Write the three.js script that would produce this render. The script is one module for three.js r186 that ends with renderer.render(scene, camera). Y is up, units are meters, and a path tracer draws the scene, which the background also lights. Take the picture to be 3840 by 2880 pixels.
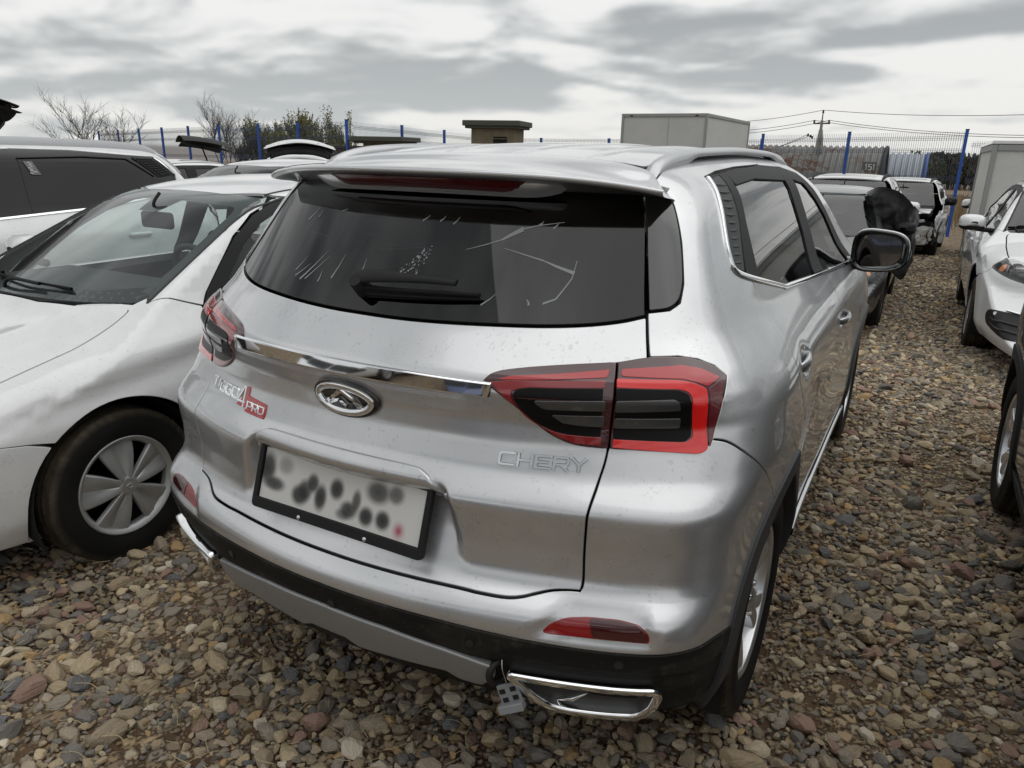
import * as THREE from 'three';
import { mergeGeometries, mergeVertices, toCreasedNormals } from 'three/addons/utils/BufferGeometryUtils.js';
import { RoundedBoxGeometry } from 'three/addons/geometries/RoundedBoxGeometry.js';
import { FontLoader } from 'three/addons/loaders/FontLoader.js';
import { TextGeometry } from 'three/addons/geometries/TextGeometry.js';

/* ------------------------------------------------------------------ camera, sky, sun, exposure */
const scene = new THREE.Scene();
const renderer = new THREE.WebGLRenderer({ antialias: true });
renderer.toneMapping = THREE.LinearToneMapping;
renderer.toneMappingExposure = 1.4;
renderer.shadowMap.enabled = true;
const camera = new THREE.PerspectiveCamera(55.13, 4 / 3, 0.05, 2000);
{
  const yaw = 28.88 * Math.PI / 180, pitch = 17.46 * Math.PI / 180, roll = 1.18 * Math.PI / 180;
  camera.position.set(1.149, 1.589, 1.209);
  camera.rotation.set(-pitch, yaw, roll, 'YXZ');
}
function hash2(i, j, s) { let t = (Math.imul(i, 374761393) + Math.imul(j, 668265263) + Math.imul(s, 2147483647 ^ 0x5bd1e995)) | 0; t = Math.imul(t ^ (t >>> 13), 1274126177); return ((t ^ (t >>> 16)) >>> 0) / 4294967296; }
function noise2(x, y, s = 0) { const i = Math.floor(x), j = Math.floor(y), u = x - i, v = y - j, a = u * u * (3 - 2 * u), b = v * v * (3 - 2 * v); return (hash2(i, j, s) * (1 - a) + hash2(i + 1, j, s) * a) * (1 - b) + (hash2(i, j + 1, s) * (1 - a) + hash2(i + 1, j + 1, s) * a) * b; }
function fbm(x, y, o = 5, s = 0) { let r = 0, a = .5, n = 0; for (let k = 0; k < o; k++) { r += a * noise2(x, y, s + k * 17); n += a; a *= .5; x = x * 2.03 + 11.7; y = y * 2.03 + 5.3; } return r / n; }
function RNG(seed) { let a = seed >>> 0; return () => { a = (a + 0x6d2b79f5) | 0; let t = Math.imul(a ^ (a >>> 15), 1 | a); t = (t + Math.imul(t ^ (t >>> 7), 61 | t)) ^ t; return ((t ^ (t >>> 14)) >>> 0) / 4294967296; }; }
const clamp = (x, a, b) => x < a ? a : x > b ? b : x, lerp = (a, b, t) => a + (b - a) * t, sstep = (a, b, x) => { x = clamp((x - a) / (b - a), 0, 1); return x * x * (3 - 2 * x); };
const SUN = new THREE.Vector3(0.2, 0.93, -0.2).normalize();
{ // broken stratocumulus deck, the same clouds all the way round: brighter thin layers and darker bellies
  const W = 2048, H = 1024, d = new Float32Array(W * H * 4);
  for (let j = 0; j < H; j++) {
    const el = ((j + .5) / H - .5) * Math.PI, se = Math.sin(el);
    for (let i = 0; i < W; i++) {
      const az = ((i + .5) / W - .5) * 2 * Math.PI, k = (j * W + i) * 4;
      let v, warm;
      const e = Math.max(se, 0.0) + .13, x = Math.cos(az) * Math.cos(el) / e, z = Math.sin(az) * Math.cos(el) / e;
      const wx = fbm(x * .9 + 3, z * .9, 3, 40) * 1.5, wz = fbm(x * .9 - 9, z * .9 + 4, 3, 50) * 1.5;
      const big = fbm(x * .9 + wx, z * 1.1 + wz, 5, 1), mid = fbm(x * 2.1 + wx * 1.4, z * 2.7 + wz, 5, 9), fine = fbm(x * 5.5 + wx, z * 7 + wz, 4, 21);
      const dens = clamp(.42 + (big - .5) * 3.0 + (mid - .5) * 1.5 + (fine - .5) * .6, 0, 1);
      v = lerp(.64, .25, sstep(.0, 1.0, dens));
      const hz = Math.exp(-Math.max(se, 0) * 8);
      v = lerp(v, .56, hz * .62);
      warm = lerp(.0, .028, hz);
      const cool = dens * .055;
      d[k] = v * (1 - cool + warm * .6); d[k + 1] = v * (1 + warm * .25); d[k + 2] = v * (1 + cool * .8 - warm * 1.4); d[k + 3] = 1;
      if (se < 0) { d[k] = .22; d[k + 1] = .205; d[k + 2] = .19; }
    }
  }
  const t = new THREE.DataTexture(d, W, H, THREE.RGBAFormat, THREE.FloatType);
  t.mapping = THREE.EquirectangularReflectionMapping; t.magFilter = t.minFilter = THREE.LinearFilter; t.needsUpdate = true;
  scene.background = t; scene.environment = t;
}
const sun = new THREE.DirectionalLight(0xfffdfa, 1.1);
sun.position.copy(SUN).multiplyScalar(60); sun.castShadow = true; sun.shadow.radius = 160; sun.shadow.mapSize.set(4096, 4096);
Object.assign(sun.shadow.camera, { left: -25, right: 25, top: 25, bottom: -25, near: 1, far: 160 });
scene.add(sun); scene.add(sun.target);

/* ------------------------------------------------------------------ naming helpers */
const taken = new Map();
function numbered(n) { const c = taken.get(n) ?? 0; taken.set(n, c + 1); return c ? n + '_' + String(c).padStart(3, '0') : n; }
function thing(name, label, category, group) { const o = new THREE.Group(); o.name = numbered(name); o.userData = { label, category }; if (group) o.userData.group = group; scene.add(o); return o; }
function part(parent, name, geo, mat, label) {
  const m = new THREE.Mesh(geo, mat); m.name = name; m.castShadow = m.receiveShadow = true; if (label) m.userData.label = label; parent.add(m); return m;
}
function solo(name, geo, mat, label, category, group) { const m = part(scene, numbered(name), geo, mat); m.userData = { label, category }; if (group) m.userData.group = group; return m; }
function struct(name, geo, mat) { const m = part(scene, name, geo, mat); m.userData = { kind: 'structure' }; return m; }
const MAT = (c, rough = .5, metal = 0, extra = {}) => new THREE.MeshPhysicalMaterial({ color: Array.isArray(c) ? new THREE.Color().setRGB(...c) : new THREE.Color(c), roughness: rough, metalness: metal, side: THREE.DoubleSide, ...extra });

/* ------------------------------------------------------------------ body engine: a car body is one smooth implicit solid, its panels are outlines cut from it */
function profile(nodes, sigma = .01, step = .004) { // straight pieces with creases rounded over sigma
  nodes = nodes.slice().sort((a, b) => a[0] - b[0]);
  const pad = sigma * 4 + step, x0 = nodes[0][0] - pad, n = Math.ceil((nodes[nodes.length - 1][0] + pad - x0) / step) + 2;
  const lin = (x) => { let i = 0; while (i < nodes.length - 2 && x > nodes[i + 1][0]) i++; const a = nodes[i], b = nodes[i + 1]; return a[1] + (b[1] - a[1]) * (x - a[0]) / (b[0] - a[0]); };
  const raw = new Float64Array(n), t = new Float64Array(n); for (let i = 0; i < n; i++) raw[i] = lin(x0 + i * step);
  const r = Math.ceil(sigma * 3 / step), w = []; let ws = 0; for (let k = -r; k <= r; k++) { const e = Math.exp(-.5 * (k * step / sigma) ** 2); w.push(e); ws += e; }
  for (let i = 0; i < n; i++) { let s = 0; for (let k = -r; k <= r; k++) { const q = i + k; s += w[k + r] * (q < 0 ? raw[0] + (raw[1] - raw[0]) * q : q >= n ? raw[n - 1] + (raw[n - 1] - raw[n - 2]) * (q - n + 1) : raw[q]); } t[i] = s / ws; }
  return (x) => { const f = (x - x0) / step; if (f <= 1) return t[1] + (t[1] - t[0]) * (f - 1); if (f >= n - 3) return t[n - 3] + (t[n - 2] - t[n - 3]) * (f - n + 3); const i = f | 0, u = f - i, a = t[i - 1], b = t[i], c = t[i + 1], d = t[i + 2]; return b + .5 * u * (c - a + u * (2 * a - 5 * b + 4 * c - d + u * (3 * (b - c) + d - a))); };
}
const smax = (a, b, k) => { const h = Math.max(k - Math.abs(a - b), 0) / k; return Math.max(a, b) + h * h * k * .25; };
const smin = (a, b, k) => { const h = Math.max(k - Math.abs(a - b), 0) / k; return Math.min(a, b) - h * h * k * .25; };
const gauss = (x, s) => Math.exp(-.5 * x * x / (s * s));
// ray families: where a panel's flat outline (u, v) meets the body
const rays = {
  wrap: (hw, zb, sc) => (u, v) => { const s = u < 0 ? -1 : 1, a = Math.abs(u), A = sc * Math.PI / 2; if (a <= hw) return [u, v, zb, 0, 0, 1]; if (a < hw + A) { const q = (a - hw) / sc; return [s * hw, v, zb, s * Math.sin(q), 0, Math.cos(q)]; } return [s * hw, v, zb - (a - hw - A), s, 0, 0]; },
  side: (s, x0 = .3) => (u, v) => [s * x0, v, u, s, 0, 0],
  top: (y0 = .6) => (u, v) => [u, y0, v, 0, 1, 0],
  front: (z0) => (u, v) => [u, v, z0, 0, 0, -1],
  back: (z0) => (u, v) => [u, v, z0, 0, 0, 1],
};
function hit(B, ray, u, v) { // -> x,y,z,nx,ny,nz
  const r = ray(u, v); let lo = 0, hi = .05; const f = (t) => B(r[0] + r[3] * t, r[1] + r[4] * t, r[2] + r[5] * t);
  while (f(hi) < 0 && hi < 3) { lo = hi; hi += .05; }
  let fl = f(lo), fh = f(hi);
  for (let k = 0; k < 22 && hi - lo > 2e-7; k++) { let m = k % 3 === 2 ? (lo + hi) / 2 : lo - fl * (hi - lo) / (fh - fl); if (!(m > lo && m < hi)) m = (lo + hi) / 2; const q = f(m); if (q < 0) { lo = m; fl = q; } else { hi = m; fh = q; } if (Math.abs(q) < 1e-7) { lo = hi = m; } }
  const t = (lo + hi) / 2, x = r[0] + r[3] * t, y = r[1] + r[4] * t, z = r[2] + r[5] * t, h = .0015;
  let nx = B(x + h, y, z) - B(x - h, y, z), ny = B(x, y + h, z) - B(x, y - h, z), nz = B(x, y, z + h) - B(x, y, z - h); const l = Math.hypot(nx, ny, nz) || 1;
  return [x, y, z, nx / l, ny / l, nz / l];
}
function clipHalf(P, ax, c, keepLess) { const o = []; for (let i = 0; i < P.length; i++) { const a = P[i], b = P[(i + 1) % P.length], ia = keepLess ? a[ax] <= c : a[ax] >= c, ib = keepLess ? b[ax] <= c : b[ax] >= c; if (ia) o.push(a); if (ia !== ib) { const t = (c - a[ax]) / (b[ax] - a[ax]); const p = [a[0] + (b[0] - a[0]) * t, a[1] + (b[1] - a[1]) * t]; p[ax] = c; o.push(p); } } return o; }
const areaOf = (P) => { let s = 0; for (let i = 0; i < P.length; i++) { const a = P[i], b = P[(i + 1) % P.length]; s += a[0] * b[1] - b[0] * a[1]; } return s / 2; };
function densify(P, d, closed = true) { const o = []; for (let i = 0; i < P.length - (closed ? 0 : 1); i++) { const a = P[i], b = P[(i + 1) % P.length], n = Math.max(1, Math.ceil(Math.hypot(b[0] - a[0], b[1] - a[1]) / d)); for (let k = 0; k < n; k++) o.push([a[0] + (b[0] - a[0]) * k / n, a[1] + (b[1] - a[1]) * k / n]); } if (!closed) o.push(P[P.length - 1]); return o; }
function inset(P, d) { // move an outline inwards by d
  const s = Math.sign(areaOf(P)), n = P.length, o = [];
  for (let i = 0; i < n; i++) { const a = P[(i + n - 1) % n], b = P[i], c = P[(i + 1) % n]; let e = [b[0] - a[0], b[1] - a[1]], f = [c[0] - b[0], c[1] - b[1]]; const le = Math.hypot(...e) || 1, lf = Math.hypot(...f) || 1; const n1 = [-e[1] / le * s, e[0] / le * s], n2 = [-f[1] / lf * s, f[0] / lf * s]; let m = [n1[0] + n2[0], n1[1] + n2[1]]; const q = Math.max(.35, (m[0] * m[0] + m[1] * m[1]) / 2); o.push([b[0] + m[0] / q * d, b[1] + m[1] / q * d]); }
  return o;
}
const mirrorP = (P) => P.map(([u, v]) => [-u, v]).reverse();
function spline(P, d = .015, closed = false, tension = .5) { // smooth curve through points
  const v = P.map((p) => new THREE.Vector3(p[0], p[1], p[2] ?? 0)), c = new THREE.CatmullRomCurve3(v, closed, 'catmullrom', tension), n = Math.max(P.length * 2, Math.ceil(c.getLength() / d));
  const q = c.getPoints(n).map((p) => P[0].length > 2 ? [p.x, p.y, p.z] : [p.x, p.y]); if (closed) q.pop(); return q;
}
function roundP(P, r) { // round the corners of an outline; r a number or per-corner list
  const o = [], n = P.length; for (let i = 0; i < n; i++) { const a = P[(i + n - 1) % n], b = P[i], c = P[(i + 1) % n], R = Array.isArray(r) ? r[i] : r, la = Math.hypot(a[0] - b[0], a[1] - b[1]), lc = Math.hypot(c[0] - b[0], c[1] - b[1]), d = Math.min(R, la * .48, lc * .48); if (d < 1e-4) { o.push(b); continue; } const p = [b[0] + (a[0] - b[0]) * d / la, b[1] + (a[1] - b[1]) * d / la], q = [b[0] + (c[0] - b[0]) * d / lc, b[1] + (c[1] - b[1]) * d / lc]; for (let k = 0; k <= 5; k++) { const t = k / 5, s = 1 - t; o.push([s * s * p[0] + 2 * s * t * b[0] + t * t * q[0], s * s * p[1] + 2 * s * t * b[1] + t * t * q[1]]); } } return o;
}
// cut a panel: outline P on the body B; off lifts it, gap draws it in from its neighbours, skirt folds its rim inwards
function panel(B, ray, P, { res = .03, off = 0, gap = 0, skirt = .012, round = .0025, disp } = {}) {
  if (gap) P = inset(P, gap); if (areaOf(P) < 0) P = P.slice().reverse();
  const pos = [], nor = [], uv = [], idx = [], map = new Map();
  const at = (u, v) => { const k = Math.round(u * 2e4) + '_' + Math.round(v * 2e4); let i = map.get(k); if (i !== undefined) return i; const h = hit(B, ray, u, v); let o = off; if (disp) o += disp(u, v); i = pos.length / 3; pos.push(h[0] + h[3] * o, h[1] + h[4] * o, h[2] + h[5] * o); nor.push(h[3], h[4], h[5]); uv.push(u, v); map.set(k, i); return i; };
  let votes = 0;
  const tri = (a, b, c) => { if (a === b || b === c || a === c) return; const i = a * 3, j = b * 3, k = c * 3, ex = pos[j] - pos[i], ey = pos[j + 1] - pos[i + 1], ez = pos[j + 2] - pos[i + 2], fx = pos[k] - pos[i], fy = pos[k + 1] - pos[i + 1], fz = pos[k + 2] - pos[i + 2], q = (ey * fz - ez * fy) * nor[i] + (ez * fx - ex * fz) * nor[i + 1] + (ex * fy - ey * fx) * nor[i + 2]; votes += q; q < 0 ? idx.push(a, c, b) : idx.push(a, b, c); };
  let u0 = 1e9, u1 = -1e9, v0 = 1e9, v1 = -1e9; for (const [u, v] of P) { u0 = Math.min(u0, u); u1 = Math.max(u1, u); v0 = Math.min(v0, v); v1 = Math.max(v1, v); }
  const nu = Math.max(1, Math.ceil((u1 - u0) / res)), nv = Math.max(1, Math.ceil((v1 - v0) / res)), du = (u1 - u0) / nu, dv = (v1 - v0) / nv;
  const D = densify(P, res * .7);
  for (let i = 0; i < nu; i++) {
    const S = clipHalf(clipHalf(D, 0, u0 + i * du, false), 0, i === nu - 1 ? u1 + 1 : u0 + (i + 1) * du, true); if (S.length < 3) continue;
    for (let j = 0; j < nv; j++) {
      const Q0 = clipHalf(clipHalf(S, 1, v0 + j * dv, false), 1, j === nv - 1 ? v1 + 1 : v0 + (j + 1) * dv, true); if (Q0.length < 3) continue;
      const A = Math.abs(areaOf(Q0)); if (A < 1e-9) continue;
      const a = u0 + i * du, b = a + du, c = v0 + j * dv, d = c + dv;
      if (A > du * dv * .9999) { const p = at(a, c), q = at(b, c), r = at(b, d), s = at(a, d); tri(p, q, r); tri(p, r, s); continue; }
      const Q = Q0.filter((p, k) => { const n = Q0[(k + 1) % Q0.length]; return Math.hypot(p[0] - n[0], p[1] - n[1]) > 1e-6; }); if (Q.length < 3) continue;
      const T = THREE.ShapeUtils.triangulateShape(Q.map((p) => new THREE.Vector2(p[0], p[1])), []), I = Q.map((p) => at(p[0], p[1]));
      for (const t of T) tri(I[t[0]], I[t[1]], I[t[2]]);
    }
  }
  const flip = votes < 0;
  if (skirt > 0) { // rolled rim
    const n = D.length, R = D.map((p) => { const h = hit(B, ray, p[0], p[1]); let o = off; if (disp) o += disp(p[0], p[1]); return [h[0] + h[3] * o, h[1] + h[4] * o, h[2] + h[5] * o, h[3], h[4], h[5]]; });
    const base = pos.length / 3, L = 4;
    for (let i = 0; i < n; i++) {
      const a = R[(i + n - 1) % n], b = R[i], c = R[(i + 1) % n]; let t = [c[0] - a[0], c[1] - a[1], c[2] - a[2]]; const N = [b[3], b[4], b[5]];
      let e = [t[1] * N[2] - t[2] * N[1], t[2] * N[0] - t[0] * N[2], t[0] * N[1] - t[1] * N[0]]; const l = Math.hypot(...e) || 1; e = e.map((x) => x / l);
      if (flip) e = e.map((x) => -x); // outward direction in the surface
      for (let k = 0; k < L; k++) { const ang = Math.min(k, 2) / 2 * Math.PI / 2, s = Math.sin(ang), cc = Math.cos(ang), dep = k === 3 ? skirt : round * (1 - cc); for (let q = 0; q < 3; q++) { pos.push(b[q] + e[q] * round * s - N[q] * dep); } for (let q = 0; q < 3; q++) nor.push(N[q] * cc + e[q] * s); uv.push(D[i][0], D[i][1]); }
    }
    for (let i = 0; i < n; i++) for (let k = 0; k < L - 1; k++) { const a = base + i * L + k, b = base + ((i + 1) % n) * L + k; if (flip) idx.push(a, b, a + 1, b, b + 1, a + 1); else idx.push(a, a + 1, b, b, a + 1, b + 1); }
  }
  const g = new THREE.BufferGeometry(); g.setAttribute('position', new THREE.Float32BufferAttribute(pos, 3)); g.setAttribute('normal', new THREE.Float32BufferAttribute(nor, 3)); g.setAttribute('uv', new THREE.Float32BufferAttribute(uv, 2)); g.setIndex(idx); return g;
}
// a raised bead along a path on the body (trim, seals, mouldings); w width, h height, prof = cross section in (side, height)
function bead(B, ray, path, w, h, { closed = false, res = .02, lift = 0, sec, taper = 0 } = {}) {
  const D = densify(path, res, closed), n = D.length, R = D.map((p) => hit(B, ray, p[0], p[1]));
  sec = sec ?? [[-.5, -.3], [-.5, .45], [-.38, .85], [0, 1], [.38, .85], [.5, .45], [.5, -.3]];
  const pos = [], idx = [], m = sec.length;
  for (let i = 0; i < n; i++) { const a = R[closed ? (i + n - 1) % n : Math.max(0, i - 1)], b = R[i], c = R[closed ? (i + 1) % n : Math.min(n - 1, i + 1)], t = [c[0] - a[0], c[1] - a[1], c[2] - a[2]], N = [b[3], b[4], b[5]]; let e = [t[1] * N[2] - t[2] * N[1], t[2] * N[0] - t[0] * N[2], t[0] * N[1] - t[1] * N[0]]; const l = Math.hypot(...e) || 1; const q = taper ? Math.min(1, Math.min(i, n - 1 - i) / (n * taper) + .08) : 1; for (const [s, y] of sec) for (let k = 0; k < 3; k++) pos.push(b[k] + e[k] / l * s * w * q + N[k] * (y * h * q + lift)); }
  for (let i = 0; i < n - (closed ? 0 : 1); i++) for (let k = 0; k < m - 1; k++) { const a = i * m + k, b = ((i + 1) % n) * m + k; idx.push(a, a + 1, b, b, a + 1, b + 1); }
  if (!closed) for (const s of [0, (n - 1) * m]) for (let k = 1; k < m - 1; k++) idx.push(s, s + k, s + k + 1);
  const g = new THREE.BufferGeometry(); g.setAttribute('position', new THREE.Float32BufferAttribute(pos, 3)); g.setIndex(idx); g.computeVertexNormals(); return g;
}
/* plain shapes */
function tube(P, r, seg = 8, closed = false, n) { const c = new THREE.CatmullRomCurve3(P.map((p) => new THREE.Vector3(...p)), closed, 'catmullrom', .5); return new THREE.TubeGeometry(c, n ?? Math.max(4, P.length * 4), r, seg, closed); }
function box(w, h, d, x = 0, y = 0, z = 0, r = 0) { const g = r ? new RoundedBoxGeometry(w, h, d, 2, r) : new THREE.BoxGeometry(w, h, d); g.translate(x, y, z); return g; }
function tf(g, { s, r, t } = {}) { if (s) g.scale(...s); if (r) { const e = new THREE.Euler(...r); g.applyMatrix4(new THREE.Matrix4().makeRotationFromEuler(e)); } if (t) g.translate(...t); return g; }
function merge(list) { return mergeGeometries(list.map((g) => { g = g.index ? g.toNonIndexed() : g; for (const k of Object.keys(g.attributes)) if (!['position', 'normal', 'uv'].includes(k)) g.deleteAttribute(k); if (!g.attributes.uv) g.setAttribute('uv', new THREE.Float32BufferAttribute(new Float32Array(g.attributes.position.count * 2), 2)); return g; })); }
function sheet(rows, closedU = false) { // grid of points [row][col] -> smooth surface
  const n = rows.length, m = rows[0].length, pos = [], idx = [], uv = []; rows.forEach((r, i) => r.forEach((p, j) => { pos.push(...p); uv.push(j / (m - 1), i / (n - 1)); }));
  for (let i = 0; i < n - 1; i++) for (let j = 0; j < m - (closedU ? 0 : 1); j++) { const a = i * m + j, b = i * m + (j + 1) % m; idx.push(a, b, a + m, b, b + m, a + m); }
  const g = new THREE.BufferGeometry(); g.setAttribute('position', new THREE.Float32BufferAttribute(pos, 3)); g.setAttribute('uv', new THREE.Float32BufferAttribute(uv, 2)); g.setIndex(idx); g.computeVertexNormals(); return g;
}
function prism(P, h, bevel = 0) { // outline in xy, extruded along z by h, centred
  const s = new THREE.Shape(P.map((p) => new THREE.Vector2(p[0], p[1]))); const g = new THREE.ExtrudeGeometry(s, { depth: h - 2 * bevel, bevelEnabled: bevel > 0, bevelSize: bevel, bevelThickness: bevel, bevelSegments: 2, curveSegments: 6 }); g.translate(0, 0, -h / 2 + bevel); return g;
}
/* ------------------------------------------------------------------ materials */
function tex(w, h, fn, { srgb = false, repeat = [1, 1] } = {}) { const d = new Uint8Array(w * h * 4); for (let j = 0; j < h; j++) for (let i = 0; i < w; i++) { const c = fn(i / w, j / h, i, j), k = (j * w + i) * 4; if (Array.isArray(c)) { d[k] = clamp(c[0] * 255, 0, 255); d[k + 1] = clamp(c[1] * 255, 0, 255); d[k + 2] = clamp(c[2] * 255, 0, 255); } else d[k] = d[k + 1] = d[k + 2] = clamp(c * 255, 0, 255); d[k + 3] = 255; } const t = new THREE.DataTexture(d, w, h); t.wrapS = t.wrapT = THREE.RepeatWrapping; t.repeat.set(...repeat); t.magFilter = THREE.LinearFilter; t.minFilter = THREE.LinearMipmapLinearFilter; t.generateMipmaps = true; if (srgb) t.colorSpace = THREE.SRGBColorSpace; t.needsUpdate = true; return t; }
function tnoise(u, v, f, o, s) { // tiling fbm
  let r = 0, a = .5, n = 0; for (let k = 0; k < o; k++) { const F = f << k, x = u * F, y = v * F, i = Math.floor(x), j = Math.floor(y), p = x - i, q = y - j, A = p * p * (3 - 2 * p), Q = q * q * (3 - 2 * q), h = (m, l) => hash2(((m % F) + F) % F, ((l % F) + F) % F, s + k * 31); r += a * ((h(i, j) * (1 - A) + h(i + 1, j) * A) * (1 - Q) + (h(i, j + 1) * (1 - A) + h(i + 1, j + 1) * A) * Q); n += a; a *= .5; } return r / n; }
// dried rain dust on paint: specks and short dark hairs
const grime = tex(1024, 1024, (u, v) => { const a = tnoise(u, v, 6, 5, 3), b = tnoise(u, v, 128, 2, 9), c = tnoise(u * 1, v * 1, 24, 3, 77); let k = 1 - .05 * sstep(.5, .75, a) - .16 * sstep(.72, .80, b) * sstep(.48, .60, c) - .03 * (b - .5); return [k, k * .995, k * .985]; }, { srgb: false, repeat: [1.6, 1.6] });
const grimeRough = tex(512, 512, (u, v) => { const a = tnoise(u, v, 5, 5, 13); return clamp(.78 + .35 * (a - .5), 0, 1); }, { repeat: [1.6, 1.6] });
const M = {
  silver: MAT([.60, .61, .625], .40, .78, { clearcoat: .9, clearcoatRoughness: .05, map: grime, roughnessMap: grimeRough }),
  white: MAT([.70, .712, .72], .42, 0, { clearcoat: 1, clearcoatRoughness: .06, map: grime }),
  pearl: MAT([.72, .725, .73], .42, .05, { clearcoat: 1, clearcoatRoughness: .05, map: grime }),
  graphite: MAT([.055, .058, .062], .4, .5, { clearcoat: 1, clearcoatRoughness: .05, map: grime }),
  anthracite: MAT([.03, .032, .036], .4, .4, { clearcoat: 1, clearcoatRoughness: .06 }),
  plastic: MAT([.011, .0112, .0115], .62, 0, { specularIntensity: .55 }),
  plasticDusty: MAT([.05, .048, .044], .68, 0, { specularIntensity: .5, map: tex(1024, 512, (u, v) => { const a = tnoise(u, v, 7, 6, 201), b = tnoise(u, v * .25, 70, 3, 202), c = tnoise(u, v, 90, 2, 203); const k = .16 + .22 * sstep(.48, .7, a) + .30 * sstep(.60, .80, b) * sstep(.4, .6, a) + .25 * sstep(.72, .85, c); return [k, k * .97, k * .92]; }, { repeat: [1.1, 2.2] }) }),
  plasticGrey: MAT([.035, .036, .037], .55, 0, { specularIntensity: .7 }),
  gloss: MAT([.004, .004, .0045], .1, 0, { clearcoat: 1, clearcoatRoughness: .03 }),
  rubber: MAT([.008, .008, .008], .8, 0, { specularIntensity: .5 }), dark: MAT([.006, .006, .006], .95),
  seal: MAT([.006, .006, .006], .55),
  chrome: MAT([.82, .83, .84], .06, 1), satin: MAT([.62, .63, .64], .26, 1),
  alloy: MAT([.62, .63, .64], .3, .85, { clearcoat: .6, clearcoatRoughness: .15 }),
  hub: MAT([.42, .43, .43], .42, .55, { map: grime }),
  glassTint: MAT([.10, .105, .11], .02, 0, { transmission: 1, thickness: 0, ior: 1.5, specularIntensity: 1 }),
  tint: MAT([.008, .0084, .009], .03, 0, { ior: 1.34 }),
  glassDark: MAT([.045, .046, .048], .02, 0, { transmission: 1, thickness: 0, ior: 1.48 }),
  glassClear: MAT([.76, .83, .81], .015, 0, { transmission: 1, thickness: 0, ior: 1.5 }),
  glassMid: MAT([.30, .33, .33], .015, 0, { transmission: 1, thickness: 0, ior: 1.5 }),
  lens: MAT([.8, .8, .8], .03, 0, { transmission: 1, thickness: 0, ior: 1.5 }),
  redBright: MAT([.40, .008, .010], .22, 0, { clearcoat: 1, clearcoatRoughness: .03 }),
  redDeep: MAT([.10, .006, .009], .16, 0, { clearcoat: 1, clearcoatRoughness: .03 }),
  redMid: MAT([.24, .008, .010], .16, 0, { clearcoat: 1, clearcoatRoughness: .03 }),
  redDark: MAT([.045, .005, .008], .14, 0, { clearcoat: 1, clearcoatRoughness: .03 }),
  lampGrey: MAT([.06, .062, .065], .25, .3, { clearcoat: 1, clearcoatRoughness: .03 }),
  amber: MAT([.75, .22, .02], .25, 0, { clearcoat: 1 }),
  cloth: MAT([.035, .036, .038], .9), interior: MAT([.05, .05, .052], .8), headliner: MAT([.35, .35, .34], .9),
  mirror: MAT([.85, .86, .87], .015, 1),
  plateWhite: MAT([.72, .72, .70], .35), print: MAT([.02, .02, .02], .5),
};
/* ------------------------------------------------------------------ silver SUV: body solid (x right, y up, rear at z = 0, nose towards -z) */
const HZ0 = profile([[.18, -.10], [.28, -.055], [.36, -.005], [.42, .026], [.47, .042], [.505, .052], [.575, .066], [.60, .068], [.627, .062], [.658, .024], [.67, .006], [.70, -.008], [.76, -.008], [.845, .006], [.862, .0065], [.876, -.004], [.92, -.044], [.98, -.066], [1.03, -.07], [1.075, -.05], [1.092, -.036], [1.13, -.044], [1.205, -.128], [1.54, -.425], [1.62, -.5]], .0075);
const HW0 = profile([[.16, .76], [.24, .85], [.34, .878], [.5, .884], [.72, .882], [.9, .886], [1.02, .882], [1.09, .868], [1.118, .848], [1.2, .787], [1.52, .645], [1.62, .56]], .022);
const HROOF = profile([[-3.05, 1.47], [-2.6, 1.575], [-2.1, 1.618], [-1.5, 1.628], [-.9, 1.612], [-.5, 1.575], [-.2, 1.535]], .12);
const HB4 = profile([[.2, .06], [.45, 0], [.6, -.04], [.85, -.03], [1.0, .1], [1.1, .2], [1.2, .31], [1.6, .3]], .05);   // how fast the rear face falls away towards the corners
const HWS = profile([[.9, -3.6], [1.02, -3.42], [1.56, -2.5], [1.7, -2.26]], .03);       // windscreen: z over y
const HHOOD = profile([[-4.35, .8], [-4.2, .93], [-3.9, .985], [-3.4, 1.04], [-3.1, 1.07], [0, 1.12]], .05);
const HNOSE = profile([[.18, -4.16], [.3, -4.25], [.5, -4.3], [.8, -4.29], [.95, -4.2], [1.1, -4.1]], .04);
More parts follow.
